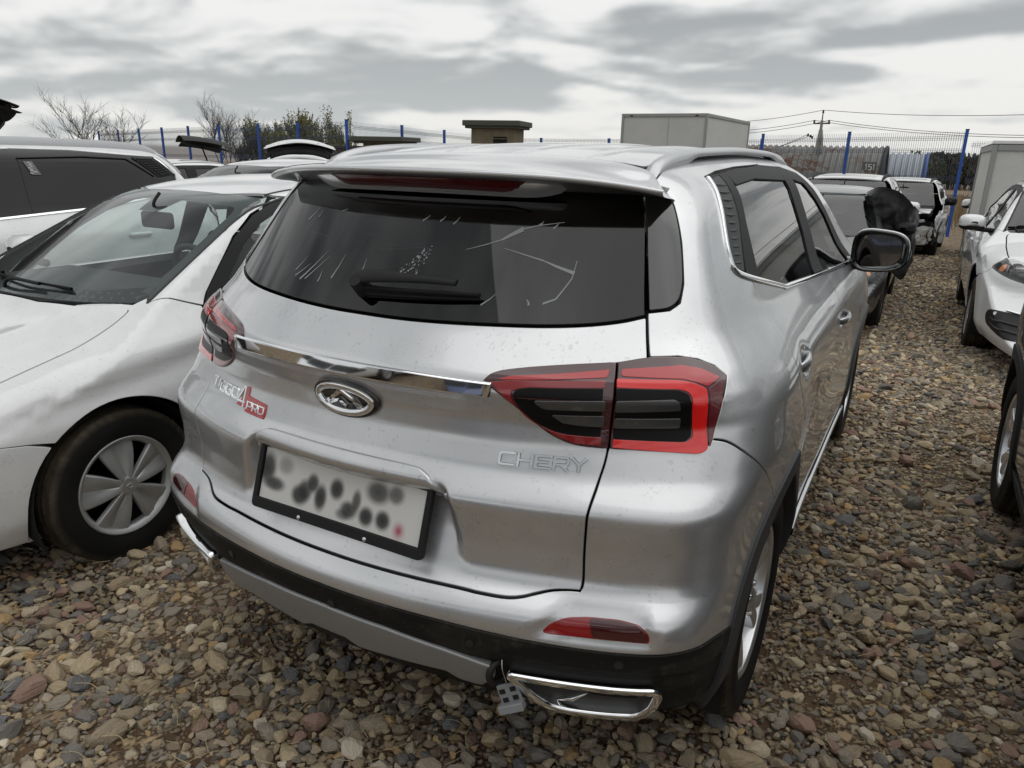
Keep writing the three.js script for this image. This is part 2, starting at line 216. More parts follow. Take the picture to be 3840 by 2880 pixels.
// relief on the tail: number plate recess (plate side walls, fading out at the foot) and pockets round the reflectors
const HREL = (() => { const NX = 170, NY = 150, st = .005, g = new Float32Array(NX * NY), t = new Float32Array(NX * NY);
  const inP = (P, x, y) => { let c = false; for (let i = 0, j = P.length - 1; i < P.length; j = i++) if ((P[i][1] > y) !== (P[j][1] > y) && x < (P[j][0] - P[i][0]) * (y - P[i][1]) / (P[j][1] - P[i][1]) + P[i][0]) c = !c; return c; };
  const rec = [[-1, .868], [.298, .868], [.348, .70], [.336, .676], [-1, .676]], pock = [[.535, .588], [.555, .628], [.59, .650], [.70, .654], [.755, .645], [.785, .605], [.785, .582], [.62, .584]];
  for (let j = 0; j < NY; j++) for (let i = 0; i < NX; i++) { const x = i * st, y = .5 + j * st; let d = 0; if (inP(rec, x, y)) d -= .054 * sstep(.665, .84, y); if (inP(pock, x, y)) d -= .016; g[j * NX + i] = d; }
  for (let pass = 0; pass < 4; pass++) { for (let j = 0; j < NY; j++) for (let i = 0; i < NX; i++) { let s = 0, w = 0; for (let k = -2; k <= 2; k++) { const q = Math.abs(i + k); if (q >= NX) continue; const e = [6, 4, 1][Math.abs(k)]; s += e * g[j * NX + q]; w += e; } t[j * NX + i] = s / w; } for (let j = 0; j < NY; j++) for (let i = 0; i < NX; i++) { let s = 0, w = 0; for (let k = -2; k <= 2; k++) { const q = j + k; if (q < 0 || q >= NY) continue; const e = [6, 4, 1][Math.abs(k)]; s += e * t[q * NX + i]; w += e; } g[j * NX + i] = s / w; } }
  const cub = (a, b, c, d, u) => b + .5 * u * (c - a + u * (2 * a - 5 * b + 4 * c - d + u * (3 * (b - c) + d - a)));
  return (x, y) => { const fx = x / st, fy = (y - .5) / st; if (fx > NX - 3 || fy < 2 || fy > NY - 3) return 0; const i = Math.floor(fx), j = Math.floor(fy), u = fx - i, v = fy - j, r = []; for (let k = -1; k <= 2; k++) { const o = (j + k) * NX; r.push(cub(g[o + Math.abs(i - 1)], g[o + i], g[o + i + 1], g[o + i + 2], u)); } return cub(...r, v); };
})();
function heroB(x, y, z) {
  const ax = Math.abs(x), x2 = x * x;
  const dr = Math.max(0, z + .95), df = Math.max(0, -z - 3.0);
  const arch = (gauss(z + .80, .34) + gauss(z + 3.39, .34)) * sstep(.25, .45, y) * (1 - sstep(.78, 1.05, y)) * .03;
  const haunch = gauss(z + .55, .42) * gauss(y - .98, .13) * .022;
  const scoop = -gauss(z + 2.0, .75) * gauss(y - .66, .14) * .014;      // doors drawn in below the shoulder
  const dent = ax > .7 ? -.020 * (gauss(z + 1.03, .05) * gauss(y - 1.018, .026) + gauss(z + 2.18, .05) * gauss(y - .943, .026)) : 0;   // hollows behind the door handles
  const W = dent + HW0(y) - .055 * dr * dr - .075 * df * df + arch + haunch + scoop;
  const Fs = ax - W;
  const Fr = z - (HZ0(y) + HREL(ax, y) - .3 * x2 - HB4(y) * x2 * x2);
  let lo = smax(Fs, Fr, lerp(.17, .10, sstep(.85, 1.05, y)));
  lo = smax(lo, (HNOSE(y) + .16 * x2 + .32 * x2 * x2) - z, .12);
  const Ft = y - (HROOF(z) - .055 * x2 - .16 * x2 * x2);
  const Fw = (HWS(y) + .12 * x2) - z;
  const green = smax(smax(smax(Fs, Fr, .10), Ft, .11), Fw * .6, .05);
  lo = smax(lo, y - (HHOOD(z) - .05 * x2), .05);
  return smin(lo, green, .035);
}
const heroWrap = rays.wrap(.40, -.75, .5);
/* ------------------------------------------------------------------ silver SUV: parts */
const invWrap = (p) => { const hw = .40, zb = -.75, sc = .5, s = Math.sign(p[0]) || 1, ax = Math.abs(p[0]); let u; if (p[2] <= zb) u = hw + sc * Math.PI / 2 + (zb - p[2]); else if (ax <= hw) u = ax; else u = hw + Math.atan2(ax - hw, p[2] - zb) * sc; return [s * u, p[1]]; };
const RAD = { x0: .2, y0: .95, R: .6 };
rays.rad = (s) => (u, v) => [s * RAD.x0, RAD.y0, u, s * Math.cos(v / RAD.R), Math.sin(v / RAD.R), 0];
const invRad = (p) => [p[2], Math.atan2(p[1] - RAD.y0, Math.abs(p[0]) - RAD.x0) * RAD.R];
const conv = (B, from, inv, P, d = .03) => densify(P, d, false).map(([u, v]) => inv(hit(B, from, u, v)));
const arcP = (cz, cy, r, a0, a1, n = 20) => Array.from({ length: n + 1 }, (_, i) => { const a = lerp(a0, a1, i / n) * Math.PI / 180; return [cz + r * Math.cos(a), cy + r * Math.sin(a)]; });
function buildHero() {
  const car = thing('silver_suv', 'silver compact SUV with its rear towards the viewer, largest car in the lot', 'car');
  const B = heroB, both = [1, -1];
  const W = (name, P, mat, o, label) => part(car, name, panel(B, heroWrap, P, o), mat, label);
  const symW = (name, P, mat, o, label) => { for (const s of both) part(car, name, panel(B, heroWrap, s > 0 ? P : mirrorP(P), o), mat, label); };
  // shut lines, right half, in (distance round the tail, height)
  const gapUp = [[.556, .678], [.558, .70], [.557, .757], [.558, .827], [.560, .867], [.570, .909], [.580, .951], [.585, .984]];
  const tgBottom = [[0, .656], [.32, .655], [.40, .653], [.443, .653], [.466, .657], [.488, .665], [.512, .673], [.537, .677], [.556, .678]];
  const lightLow = [[.585, .984], [.530, .988], [.491, 1.003], [.459, 1.028], [.431, 1.064], [.406, 1.096], [.366, 1.120]];
  const lightTop = [[.366, 1.120], [.385, 1.136], [.434, 1.148], [.506, 1.157], [.590, 1.163], [.652, 1.170]];
  const glassLow = [[.655, 1.246], [.60, 1.236], [.53, 1.228], [.44, 1.222], [.329, 1.218], [.205, 1.214], [.10, 1.212], [0, 1.212]];
  const sp = (P) => spline(P, .012);
  const halfTg = [...sp(tgBottom), ...sp(gapUp).slice(1), ...sp(lightLow).slice(1), ...sp(lightTop).slice(1), ...sp(glassLow)];
  const full = (H) => [...H, ...mirrorP(H).slice(1, -1)];
  W('tailgate', full(halfTg), M.silver, { res: .006, gap: .0022, skirt: .02 });
  // rear glass with its black ceramic border, and trim pillars beside it
  const glassHalf = [...sp(glassLow).reverse().map(([u, v]) => [u, v + .004]), [.657, 1.3], [.664, 1.379], [.677, 1.497], [.68, 1.53], [.3, 1.54], [0, 1.54]];
  const rg = W('rear_window', full(glassHalf), M.glassDark, { res: .03, gap: .004, off: -.002, skirt: .004 });
  // (sub-parts of the glass: ceramic border, heating wires, peeling film)
  const inner = [...spline([[0, 1.262], [.18, 1.256], [.30, 1.255], [.39, 1.261], [.44, 1.275], [.467, 1.313], [.471, 1.357], [.462, 1.406], [.44, 1.436]], .012), [.35, 1.437], [.0, 1.437]];
  { const castTo = (P, a) => { const c = [0, 1.35], dx = Math.cos(a), dy = Math.sin(a); let best = 9; for (let k = 0; k < P.length; k++) { const p = P[k], q = P[(k + 1) % P.length], ex = q[0] - p[0], ey = q[1] - p[1], den = dx * ey - dy * ex; if (Math.abs(den) < 1e-9) continue; const wx = p[0] - c[0], wy = p[1] - c[1], t = (wx * ey - wy * ex) / den, m = (wx * dy - wy * dx) / den; if (t > 0 && m >= -1e-6 && m <= 1 + 1e-6) best = Math.min(best, t); } return [c[0] + dx * best, c[1] + dy * best]; };
    const fi = full(inner), fo = inset(full(glassHalf), .005), rows = Array.from({ length: 6 }, () => []); const N = 160; for (let k = 0; k < N; k++) { const a = k / N * Math.PI * 2, p = castTo(fi, a), q = castTo(fo, a); for (let r = 0; r < 6; r++) { const h = hit(B, heroWrap, lerp(p[0], q[0], r / 5), lerp(p[1], q[1], r / 5)); rows[r].push([h[0] - h[3] * .0055, h[1] - h[4] * .0055, h[2] - h[5] * .0055]); } }
    part(rg, 'ceramic_border', sheet(rows, true), MAT([.012, .013, .014], .35)); }
  { const wireM = MAT([.20, .10, .08], .5), G = []; for (let k = 0; k < 11; k++) { const y = 1.272 + k * .0155; G.push(bead(B, heroWrap, [[-.455, y], [0, y - .004], [.455, y]], .0012, .0006, { res: .05, lift: -.004 })); } G.forEach((g) => part(rg, 'heating_wire', g, wireM)); }
  { // torn strips of window film and a spatter of glue
    const filmM = MAT([.22, .23, .235], .6), G = [], strip = (P, w0, w1) => { const n = P.length, L = [], R = []; P.forEach((p, i) => { const a = P[Math.max(0, i - 1)], b = P[Math.min(n - 1, i + 1)], l = Math.hypot(b[0] - a[0], b[1] - a[1]) || 1, w = lerp(w0, w1, i / (n - 1)) / 2; L.push([p[0] - (b[1] - a[1]) / l * w, p[1] + (b[0] - a[0]) / l * w]); R.push([p[0] + (b[1] - a[1]) / l * w, p[1] - (b[0] - a[0]) / l * w]); }); part(rg, 'torn_film', panel(B, heroWrap, [...L, ...R.reverse()], { res: .02, off: -.0012, skirt: 0 }), filmM); };
    strip([[.193, 1.367], [.239, 1.381], [.272, 1.393]], .001, .003); strip([[.272, 1.393], [.29, 1.405], [.312, 1.418]], .005, .012); strip([[.312, 1.418], [.345, 1.427], [.40, 1.436]], .004, .001);
    strip([[.285, 1.375], [.33, 1.366], [.385, 1.354]], .001, .003); strip([[.385, 1.354], [.419, 1.344], [.472, 1.331]], .002, .007);
    for (const [a, b, c, d, w] of [[-.274, 1.262, -.218, 1.335, .006], [-.255, 1.265, -.205, 1.322, .004], [-.161, 1.276, -.151, 1.332, .005], [-.072, 1.293, -.075, 1.328, .004], [-.202, 1.264, -.206, 1.291, .005], [-.31, 1.28, -.29, 1.315, .004], [-.30, 1.268, -.262, 1.30, .004], [-.37, 1.40, -.345, 1.435, .006], [-.33, 1.41, -.325, 1.43, .004], [.345, 1.427, .352, 1.437, .006], [.38, 1.421, .388, 1.436, .006], [.09, 1.424, .10, 1.437, .004], [.13, 1.42, .14, 1.437, .004], [.04, 1.423, .055, 1.437, .004], [.285, 1.257, .31, 1.281, .004], [.392, 1.263, .382, 1.275, .005], [-.245, 1.43, -.225, 1.437, .003]]) strip([[a, b], [(a + c) / 2 + .002, (b + d) / 2], [c, d]], w, .0008);
    strip([[.471, 1.357], [.469, 1.32], [.445, 1.278], [.42, 1.268]], .002, .005);
    const r = RNG(5); for (let k = 0; k < 90; k++) { const t = r(), x = .094 - .03 * t + (r() - .5) * (.02 + .05 * t), y = 1.366 - .068 * t + (r() - .5) * .012, q = .0007 + r() * r() * .0028; G.push(panel(B, heroWrap, [[x - q, y - q * .8], [x + q, y - q * .6], [x + q * .8, y + q], [x - q * .7, y + q * .8]], { res: .02, off: -.0012, skirt: 0 })); }
    part(rg, 'glue_spatter', merge(G), filmM).userData.kind = 'stuff'; }
  symW('window_pillar_trim', roundP([[.664, 1.259], [.715, 1.263], [.744, 1.277], [.764, 1.312], [.787, 1.398], [.797, 1.48], [.785, 1.502], [.74, 1.506], [.684, 1.50], [.671, 1.379]], [.004, .02, .02, .02, .05, .02, .02, .02, .01, .01]), M.gloss, { res: .02, gap: .003, off: .001 });
  // tail lamps: lamp on the tailgate and lamp on the body
  const lampBlack = MAT([.004, .004, .004], .35, 0, { specularIntensity: .35 });
  const redLamp = (nm, outline, parts) => { for (const s of both) { const q = (P) => s > 0 ? P : mirrorP(P); const l = part(car, nm, panel(B, heroWrap, q(outline), { res: .014, gap: .0018, off: .0055, skirt: .02, round: .004 }), M.redDark); for (const [n, P, mat, off, o] of parts) part(l, n, panel(B, heroWrap, q(P), { res: .02, off, skirt: .006, round: .0012, ...o, off: off - .0035 }), mat); } };
  const lampA = [...sp(lightLow).map((p) => p), ...sp(lightTop.slice(0, 5)).slice(1)];
  const ribs = (u0, u1, y0, y1, n) => Array.from({ length: n }, (_, i) => ['lens_rib', [[lerp(u0, u1, i / n), y0], [lerp(u0, u1, (i + .55) / n), y0], [lerp(u0, u1, (i + .55) / n), y1], [lerp(u0, u1, i / n), y1]], M.lampGrey, .0135, { skirt: .002 }]);
  redLamp('tailgate_lamp', lampA, [
    ['top_reflector', roundP([[.398, 1.1245], [.415, 1.131], [.579, 1.149], [.575, 1.1365]], .003), M.redBright, .0105],
    ['light_guide', [...spline([[.384, 1.1175], [.418, 1.1235]], .01), [.573, 1.131], [.573, 1.119], ...spline([[.45, 1.1145], [.428, 1.109], [.421, 1.099], [.427, 1.079], [.44, 1.050], [.463, 1.026], [.493, 1.0115], [.527, 1.007], [.572, 1.006]], .01), [.572, .990], ...spline([[.527, .992], [.490, 1.008], [.455, 1.036], [.427, 1.077], [.40, 1.105], [.384, 1.1175]], .01)], M.redMid, .0105],
    ['lamp_mask', [[.57, 1.116], ...spline([[.452, 1.112], [.432, 1.107], [.427, 1.098], [.432, 1.08], [.444, 1.052], [.466, 1.029], [.495, 1.015], [.528, 1.010], [.57, 1.009]], .01)], lampBlack, .0105],
    ['reversing_lens', roundP([[.459, 1.090], [.575, 1.094], [.575, 1.074], [.474, 1.073]], .004), M.lampGrey, .0125], ['reversing_lens', roundP([[.486, 1.057], [.575, 1.060], [.574, 1.033], [.538, 1.034], [.505, 1.039]], .004), M.lampGrey, .0125],
  ]);
  const lampB = [[.590, .984], ...spline([[.697, .984], [.745, .987], [.766, 1.000], [.778, 1.034], [.790, 1.085], [.815, 1.130]], .012), ...spline([[.796, 1.147], [.761, 1.162], [.718, 1.170], [.656, 1.171], [.596, 1.163]], .012)];
  redLamp('body_lamp', lampB, [
    ['top_reflector', roundP([[.602, 1.139], [.602, 1.150], [.718, 1.155], [.757, 1.147], [.794, 1.129], [.763, 1.117], [.741, 1.126], [.714, 1.133]], .004), M.redBright, .0105],
    ['light_guide', roundP([[.594, 1.134], [.712, 1.130], [.742, 1.121], [.759, 1.112], [.762, .985], [.748, .9765], [.594, .987], [.594, 1.003], [.724, .9985], [.738, 1.010], [.730, 1.100], [.722, 1.110], [.706, 1.1155], [.594, 1.120]], [.002, .02, .01, .006, .01, .01, .002, .002, .01, .01, .008, .008, .008, .002]), MAT([.70, .012, .010], .2, 0, { clearcoat: 1, clearcoatRoughness: .03 }), .0112],
    ['lamp_mask', roundP([[.594, 1.117], [.704, 1.112], [.722, 1.104], [.727, 1.09], [.733, 1.014], [.722, 1.002], [.594, 1.006]], .006), lampBlack, .0105],
    ['side_reflector', roundP([[.765, 1.112], [.800, 1.126], [.784, 1.06], [.772, 1.005], [.766, .99]], .004), M.redDeep, .0105],
    ['indicator_lens', roundP([[.594, 1.094], [.696, 1.095], [.705, 1.090], [.709, 1.074], [.594, 1.072]], .004), M.lampGrey, .0125], ['indicator_lens', roundP([[.594, 1.055], [.711, 1.054], [.711, 1.032], [.594, 1.031]], .004), M.lampGrey, .0125],
  ]);
  // chrome bar between the lamps
  part(car, 'chrome_bar', bead(B, heroWrap, [[-.386, 1.1025], [-.2, 1.107], [0, 1.108], [.2, 1.107], [.386, 1.1025]], .036, .012, { res: .02, lift: .004, sec: [[-.5, -.6], [-.5, .3], [-.44, .8], [-.34, 1], [-.31, .99], [0, .72], [.40, .35], [.46, .28], [.5, .1], [.5, -.6]] }), M.chrome);
  // bumper skin, corner to corner
  const blackTop = [[0, .591], [.25, .588], [.39, .582], [.49, .573], [.56, .569], [.68, .568], [.725, .564], [.784, .549], [.85, .518], [.93, .475]];
  const archR = conv(B, rays.side(1), invWrap, arcP(-.80, .345, .455, 66, 18, 14), .05);
  const seam = [[.768, 1.004], [.809, .991], [.862, .948], [.93, .885]];
  const bumpHalf = [...sp(blackTop), ...archR.slice().reverse(), ...sp(seam).reverse(), [.745, .985], [.697, .981], ...sp(gapUp).reverse().map(([u, v]) => [u + .003, v]).slice(0, -1), ...sp(tgBottom).reverse().map(([u, v]) => [u, v - .003])];
  W('rear_bumper', full([...bumpHalf].reverse()), M.silver, { res: .012, gap: .002, skirt: .02 });
  // lower bumper in black plastic
  const archLow = conv(B, rays.side(1), invWrap, arcP(-.80, .345, .455, 17, -12, 8), .05);
  const bandLow = [[0, .520], [.2, .520], [.33, .508], [.42, .498], [.47, .518], [.556, .513], [.65, .513], [.70, .505], [.77, .491], [.88, .46]];
  const bandHalf = [...sp(bandLow), ...sp(blackTop).map(([u, v]) => [u, v - .002]).reverse().filter((p) => p[0] < .94)];
  W('bumper_band', full(bandHalf), M.plasticDusty, { res: .02, gap: .001, off: .004, skirt: .02 });
  const lowHalf = [[0, .385], [.4, .365], [.5, .345], [.69, .342], [.80, .350], [.88, .372], ...archLow.slice().reverse().filter((p) => p[1] < .46 && p[1] > .37), ...sp(bandLow).map(([u, v]) => [u, v - .003]).reverse()];
  W('lower_bumper', full(lowHalf), M.plasticDusty, { res: .03, gap: .001, off: -.004, skirt: .03 });
  // silver under-tray lip
  const skidHalf = [[0, .447], [.055, .447], [.092, .428], [.16, .432], [.33, .437], [.36, .417], [.405, .410], [.428, .445], [.428, .478], [.39, .491], [.331, .503], [.19, .521], [0, .529]];
  W('skid_plate', full(roundP(skidHalf, .006)), MAT([.30, .305, .31], .42, .5, { map: grime }), { res: .02, off: .012, skirt: .03, round: .005 });
  // chrome exhaust frames
  for (const s of both) {
    const q = (P) => s > 0 ? P : mirrorP(P);
    const out = roundP([[.458, .475], [.56, .472], [.672, .471], [.684, .455], [.678, .395], [.662, .366], [.60, .363], [.54, .366], [.508, .382]], [.006, .02, .008, .01, .02, .02, .02, .02, .02]);
    const fr = part(car, 'exhaust_surround', bead(B, heroWrap, q(out), .022, .018, { closed: true, res: .010, lift: .006, sec: [[-.5, -1], [-.5, .55], [-.44, .9], [-.34, 1], [.30, .95], [.44, .8], [.5, .5], [.5, -1]] }), M.chrome);
    part(fr, 'dark_insert', panel(B, heroWrap, q(inset(out, .004)), { res: .02, off: .002, skirt: .01 }), M.plasticGrey);
    part(fr, 'chrome_fin', bead(B, heroWrap, q([[.527, .383], [.552, .405], [.578, .43]]), .012, .012, { lift: .003, taper: .5 }), M.chrome);
    part(fr, 'slot', panel(B, heroWrap, q(roundP([[.553, .452], [.655, .449], [.655, .425], [.585, .428]], .006)), { res: .02, off: .004, skirt: .002 }), M.dark);
    part(car, 'rear_reflector', panel(B, heroWrap, q(roundP([[.504, .594], [.517, .614], [.540, .629], [.572, .634], [.618, .635], [.648, .629], [.660, .613], [.664, .593], [.62, .595], [.555, .594]], .01)), { res: .014, off: .001, skirt: .01 }), M.redMid); part(car, 'fog_lens', panel(B, heroWrap, q(roundP([[.580, .597], [.575, .632], [.616, .633], [.646, .627], [.657, .612], [.660, .596]], .006)), { res: .014, off: .0025, skirt: .002 }), MAT([.05, .004, .006], .12, 0, { clearcoat: 1 }));
  }
  // parking sensors
  for (const [u, y] of [[-.347, .546], [.037, .545], [.40, .54], [-.60, .54], [.62, .54]]) { const h = hit(B, heroWrap, u, y), g = new THREE.CylinderGeometry(.0105, .0105, .006, 24); const t = new THREE.TorusGeometry(.0125, .0012, 6, 28); const m = part(car, 'parking_sensor', g, MAT([.02, .02, .02], .4)); m.position.set(h[0] + h[3] * .0045, h[1] + h[4] * .0045, h[2] + h[5] * .0045); m.quaternion.setFromUnitVectors(new THREE.Vector3(0, 1, 0), new THREE.Vector3(h[3], h[4], h[5])); t.rotateX(Math.PI / 2); part(m, 'sensor_ring', t, M.dark); }

  /* sides, in (z, height) seen from the side, cut in a polar family so that they run up over the roof edge */
  const RR = (s) => rays.rad(s), sd = (P, d = .03) => conv(B, rays.side(1), invRad, P, d), wr = (P, d = .02) => conv(B, heroWrap, invRad, P, d), tp = (P, d = .04) => conv(B, rays.top(.9), invRad, P.map(([z, x]) => [x, z]), d);
  const symR = (name, P, mat, o) => { for (const s of both) part(car, name, panel(B, RR(s), P, { res: .03, ...o }), mat); };
  const winRear = [[-.692, 1.322], [-.705, 1.38], [-.765, 1.467], [-.838, 1.534]];
  const frameTop = [[-.838, 1.534], [-.99, 1.547], [-1.25, 1.557], [-1.63, 1.563], [-2.0, 1.556], [-2.25, 1.532]];
  const beltRear = [[-.692, 1.322], [-.735, 1.302], [-.826, 1.279], [-1.142, 1.216], [-1.20, 1.206], [-1.244, 1.203], [-1.918, 1.160], [-2.45, 1.133], [-2.74, 1.118]];
  const doorGapR = [[-.826, 1.279], [-.842, 1.237], [-.846, 1.170], [-.846, 1.10], [-.85, 1.05], [-.88, .98], [-.95, .90], [-1.08, .82]];
  const bGap = [[-1.918, 1.160], [-1.96, 1.10], [-2.0, 1.0], [-2.02, .9], [-2.01, .7], [-1.99, .5], [-1.98, .36]];
  const aGap = [[-2.78, 1.116], [-2.86, 1.02], [-2.92, .9], [-2.93, .7], [-2.92, .5], [-2.9, .36]];
  const railLine = [[-.565, .55], [-.75, .53], [-1.2, .525], [-1.8, .525], [-2.3, .53], [-2.55, .545]];
  // rear quarter: lamp edge, gap, trim, roof, window, door gap, arch, bumper seam
  const quarter = [...wr([[.772, 1.006], [.782, 1.034], [.794, 1.085], [.819, 1.131], [.798, 1.151], [.762, 1.166], [.718, 1.174], [.657, 1.174], [.660, 1.255], [.716, 1.259], [.748, 1.273], [.769, 1.311], [.792, 1.398], [.802, 1.478], [.79, 1.506], [.815, 1.514]]), ...tp(railLine.slice(0, 4)), ...tp([[-1.63, .525], [-1.63, .575]]).slice(1), ...sd([[-1.63, 1.567], [-1.25, 1.561], [-.99, 1.551], [-.834, 1.538], [-.76, 1.467], [-.70, 1.38], [-.687, 1.318], [-.735, 1.298]]), ...sd(sp(doorGapR), .05), ...sd(arcP(-.80, .345, .455, 128, 66, 14), .05), ...wr(sp([[.93, .889], [.862, .952], [.809, .995], [.772, 1.006]]))];
  symR('rear_quarter', quarter, M.silver, { res: .02, gap: .003, skirt: .015 });
  // roof side from the rear quarter to the windscreen pillar
  const cant = [...tp([[-1.80, .525], [-2.3, .53], [-2.46, .53]]), ...sd([[-2.30, 1.555], [-2.52, 1.47], [-2.9, 1.25], [-3.12, 1.12], [-3.02, 1.105], [-2.80, 1.128], [-2.74, 1.20], [-2.58, 1.36], [-2.42, 1.46], [-2.25, 1.533], [-2.0, 1.558], [-1.63, 1.566]]), ...tp([[-1.63, .575], [-1.63, .525], [-1.80, .525]])];
  symR('roof_side', cant, M.silver, { res: .03, skirt: .01 });
  // doors below the belt
  const rDoor = [...sd(sp(doorGapR), .05), ...sd(arcP(-.80, .345, .455, 129, 166, 12), .05), ...sd([[-1.25, .40], [-1.98, .37]]), ...sd(sp(bGap).reverse(), .05), ...sd([[-1.244, 1.203], [-1.20, 1.206], [-1.142, 1.216], [-.826, 1.279]])];
  symR('rear_door', rDoor, M.silver, { gap: .0035, res: .018 });
  const fDoor = [...sd(sp(bGap), .05), ...sd([[-1.98, .36], [-2.9, .36]]), ...sd(sp(aGap).reverse(), .05), ...sd([[-2.74, 1.118], [-2.45, 1.133], [-1.918, 1.160]])];
  symR('front_door', fDoor, M.silver, { gap: .0035, res: .018 });
  const fend = [...sd([[-2.80, 1.112], [-2.86, 1.02], [-2.92, .9], [-2.93, .7], [-2.92, .5], [-2.9, .40]]), ...sd(arcP(-3.39, .345, .455, 8, 165, 26), .05), ...sd([[-3.9, .55], [-4.0, .8], [-3.95, .93], [-3.4, 1.0], [-3.1, 1.05]])];
  symR('front_fender', fend, M.silver, { gap: .0035 });
  for (const s of both) for (const [nm, P] of [['door_seal', doorGapR], ['door_seal', bGap], ['door_seal', aGap]]) part(car, nm, bead(B, rays.side(s), sp(P), .010, .002, { res: .04, lift: -.004 }), M.seal);
  // dark window band: vent panel, frames, pillars
  symR('window_vent_panel', sd([[-.846, 1.530], [-.99, 1.543], [-.918, 1.42], [-.806, 1.300], [-.715, 1.325], [-.728, 1.38], [-.775, 1.455]]), M.plasticGrey, { off: -.004, gap: .002 });
  for (const s of both) { const G = []; for (let k = 0; k < 11; k++) { const t = (k + .5) / 11, y = lerp(1.315, 1.525, t), z0 = lerp(-.722, -.842, Math.pow(t, .8)), z1 = lerp(-.812, -.978, t); G.push(bead(B, rays.side(s), [[z0 - .006, y + .006], [z1 + .006, y]], .015, .006, { lift: -.004, res: .03, sec: [[-.5, -.3], [-.4, .1], [.3, 1], [.5, -.3]], taper: .5 })); } G.forEach((g) => part(car, 'vent_fin', g, M.plasticGrey)); }
  symR('door_pillar_trim', sd([[-.993, 1.543], [-1.065, 1.547], [-.985, 1.41], [-.93, 1.27], [-.812, 1.295], [-.918, 1.42]]), M.plastic, { off: -.002, gap: .001 });
  symR('window_frame', sd([[-1.065, 1.547], [-1.25, 1.556], [-1.63, 1.562], [-1.9, 1.558], [-1.84, 1.512], [-1.35, 1.527], [-1.06, 1.515]]), M.plastic, { off: -.002 });
  symR('centre_pillar_trim', sd([[-1.90, 1.557], [-2.06, 1.551], [-2.01, 1.512], [-2.01, 1.38], [-1.95, 1.172], [-1.76, 1.182], [-1.83, 1.32], [-1.845, 1.511]]), M.plastic, { off: -.002 });
  symR('front_window_frame', sd([[-2.06, 1.551], [-2.25, 1.53], [-2.42, 1.457], [-2.58, 1.357], [-2.74, 1.197], [-2.80, 1.125], [-2.66, 1.133], [-2.60, 1.20], [-2.50, 1.345], [-2.38, 1.42], [-2.22, 1.493], [-2.015, 1.512]]), M.plastic, { off: -.002 });
  symR('rear_door_window', sd([[-1.06, 1.513], [-1.35, 1.525], [-1.838, 1.510], [-1.828, 1.32], [-1.758, 1.184], [-1.244, 1.213], [-1.14, 1.226], [-.935, 1.268], [-.988, 1.41]]), M.glassMid, { off: -.008, skirt: .003, res: .05 });
  symR('front_door_window', sd([[-2.02, 1.510], [-2.22, 1.491], [-2.38, 1.418], [-2.50, 1.343], [-2.595, 1.20], [-2.655, 1.135], [-1.955, 1.172], [-2.015, 1.38]]), M.glassMid, { off: -.008, skirt: .003, res: .05 });
  for (const s of both) part(car, 'chrome_window_trim', bead(B, rays.side(s), spline([[-.842, 1.533], [-.765, 1.462], [-.71, 1.38], [-.697, 1.335], [-.703, 1.318], [-.735, 1.302], [-.826, 1.280], [-1.0, 1.245], [-1.142, 1.217], [-1.19, 1.208], [-1.244, 1.204], [-1.918, 1.161], [-2.70, 1.122]], .02), .017, .006, { res: .03, lift: .001 }), M.chrome);
  // cladding round the arches, sills
  for (const s of both) for (const [cz, a0, a1, nm] of [[-.80, -8, 186, 'arch_cladding'], [-3.39, -8, 186, 'arch_cladding']]) {
    part(car, nm, panel(B, rays.side(s, .5), [...arcP(cz, .345, .453, a0, a1, 36), ...arcP(cz, .345, .39, a1, a0, 36)], { res: .025, off: .009, skirt: .05, round: .006 }), M.plasticGrey);
  }
  for (const s of both) { part(car, 'sill_cladding', panel(B, rays.side(s, .4), [[-1.24, .36], [-1.24, .20], [-2.95, .20], [-2.95, .34]], { res: .06, off: .004, skirt: .03 }), M.plastic); part(car, 'sill_trim', bead(B, rays.side(s, .4), [[-1.27, .352], [-2.0, .335], [-2.9, .325]], .032, .012, { res: .08, lift: .004 }), M.satin); }
  // door handles: a pull arched over its hollow
  for (const s of both) for (const [z, y] of [[-1.03, 1.020], [-2.18, .945]]) { const rows = [], N = 16; for (let i = 0; i <= N; i++) { const t = i / N, zz = lerp(z + .095, z - .10, t), e = Math.sin(t * Math.PI), w = .010 + .009 * Math.sqrt(e), th = .005 + .006 * e, x = Math.abs(hit(B, rays.side(s), zz, y + .05)[0]) - .004 + .026 * Math.pow(e, .55); rows.push(Array.from({ length: 12 }, (_, k) => { const a = k / 12 * Math.PI * 2; return [s * (x + th * Math.cos(a)), y + .006 * (t - .5) + w * Math.sin(a), zz]; })); } part(car, 'door_handle', sheet(rows, true), MAT([.62, .63, .645], .22, .9)); }
  // roof, rails, spoiler
  const roofP = [[-.50, -.64], [-.505, -.8], [-.5, -1.5], [-.5, -2.46], [.5, -2.46], [.5, -1.5], [.505, -.8], [.50, -.64]];
  part(car, 'roof', panel(B, rays.top(.9), roundP(roofP, .03), { res: .03, gap: .004, skirt: .02 }), M.silver);
  for (const s of both) part(car, 'roof_ditch', panel(B, rays.top(.9), s > 0 ? [[.49, -.55], [.54, -.55], [.535, -2.5], [.49, -2.5]] : [[-.54, -.55], [-.49, -.55], [-.49, -2.5], [-.535, -2.5]], { res: .05, off: -.008, skirt: 0 }), M.plastic);
  for (const x0 of [-.33, -.11, .11, .33]) part(car, 'roof_rib', bead(B, rays.top(.9), [[x0, -.62], [x0, -1.4], [x0, -2.2]], .05, .006, { res: .06, lift: -.0012, taper: .08 }), M.silver);
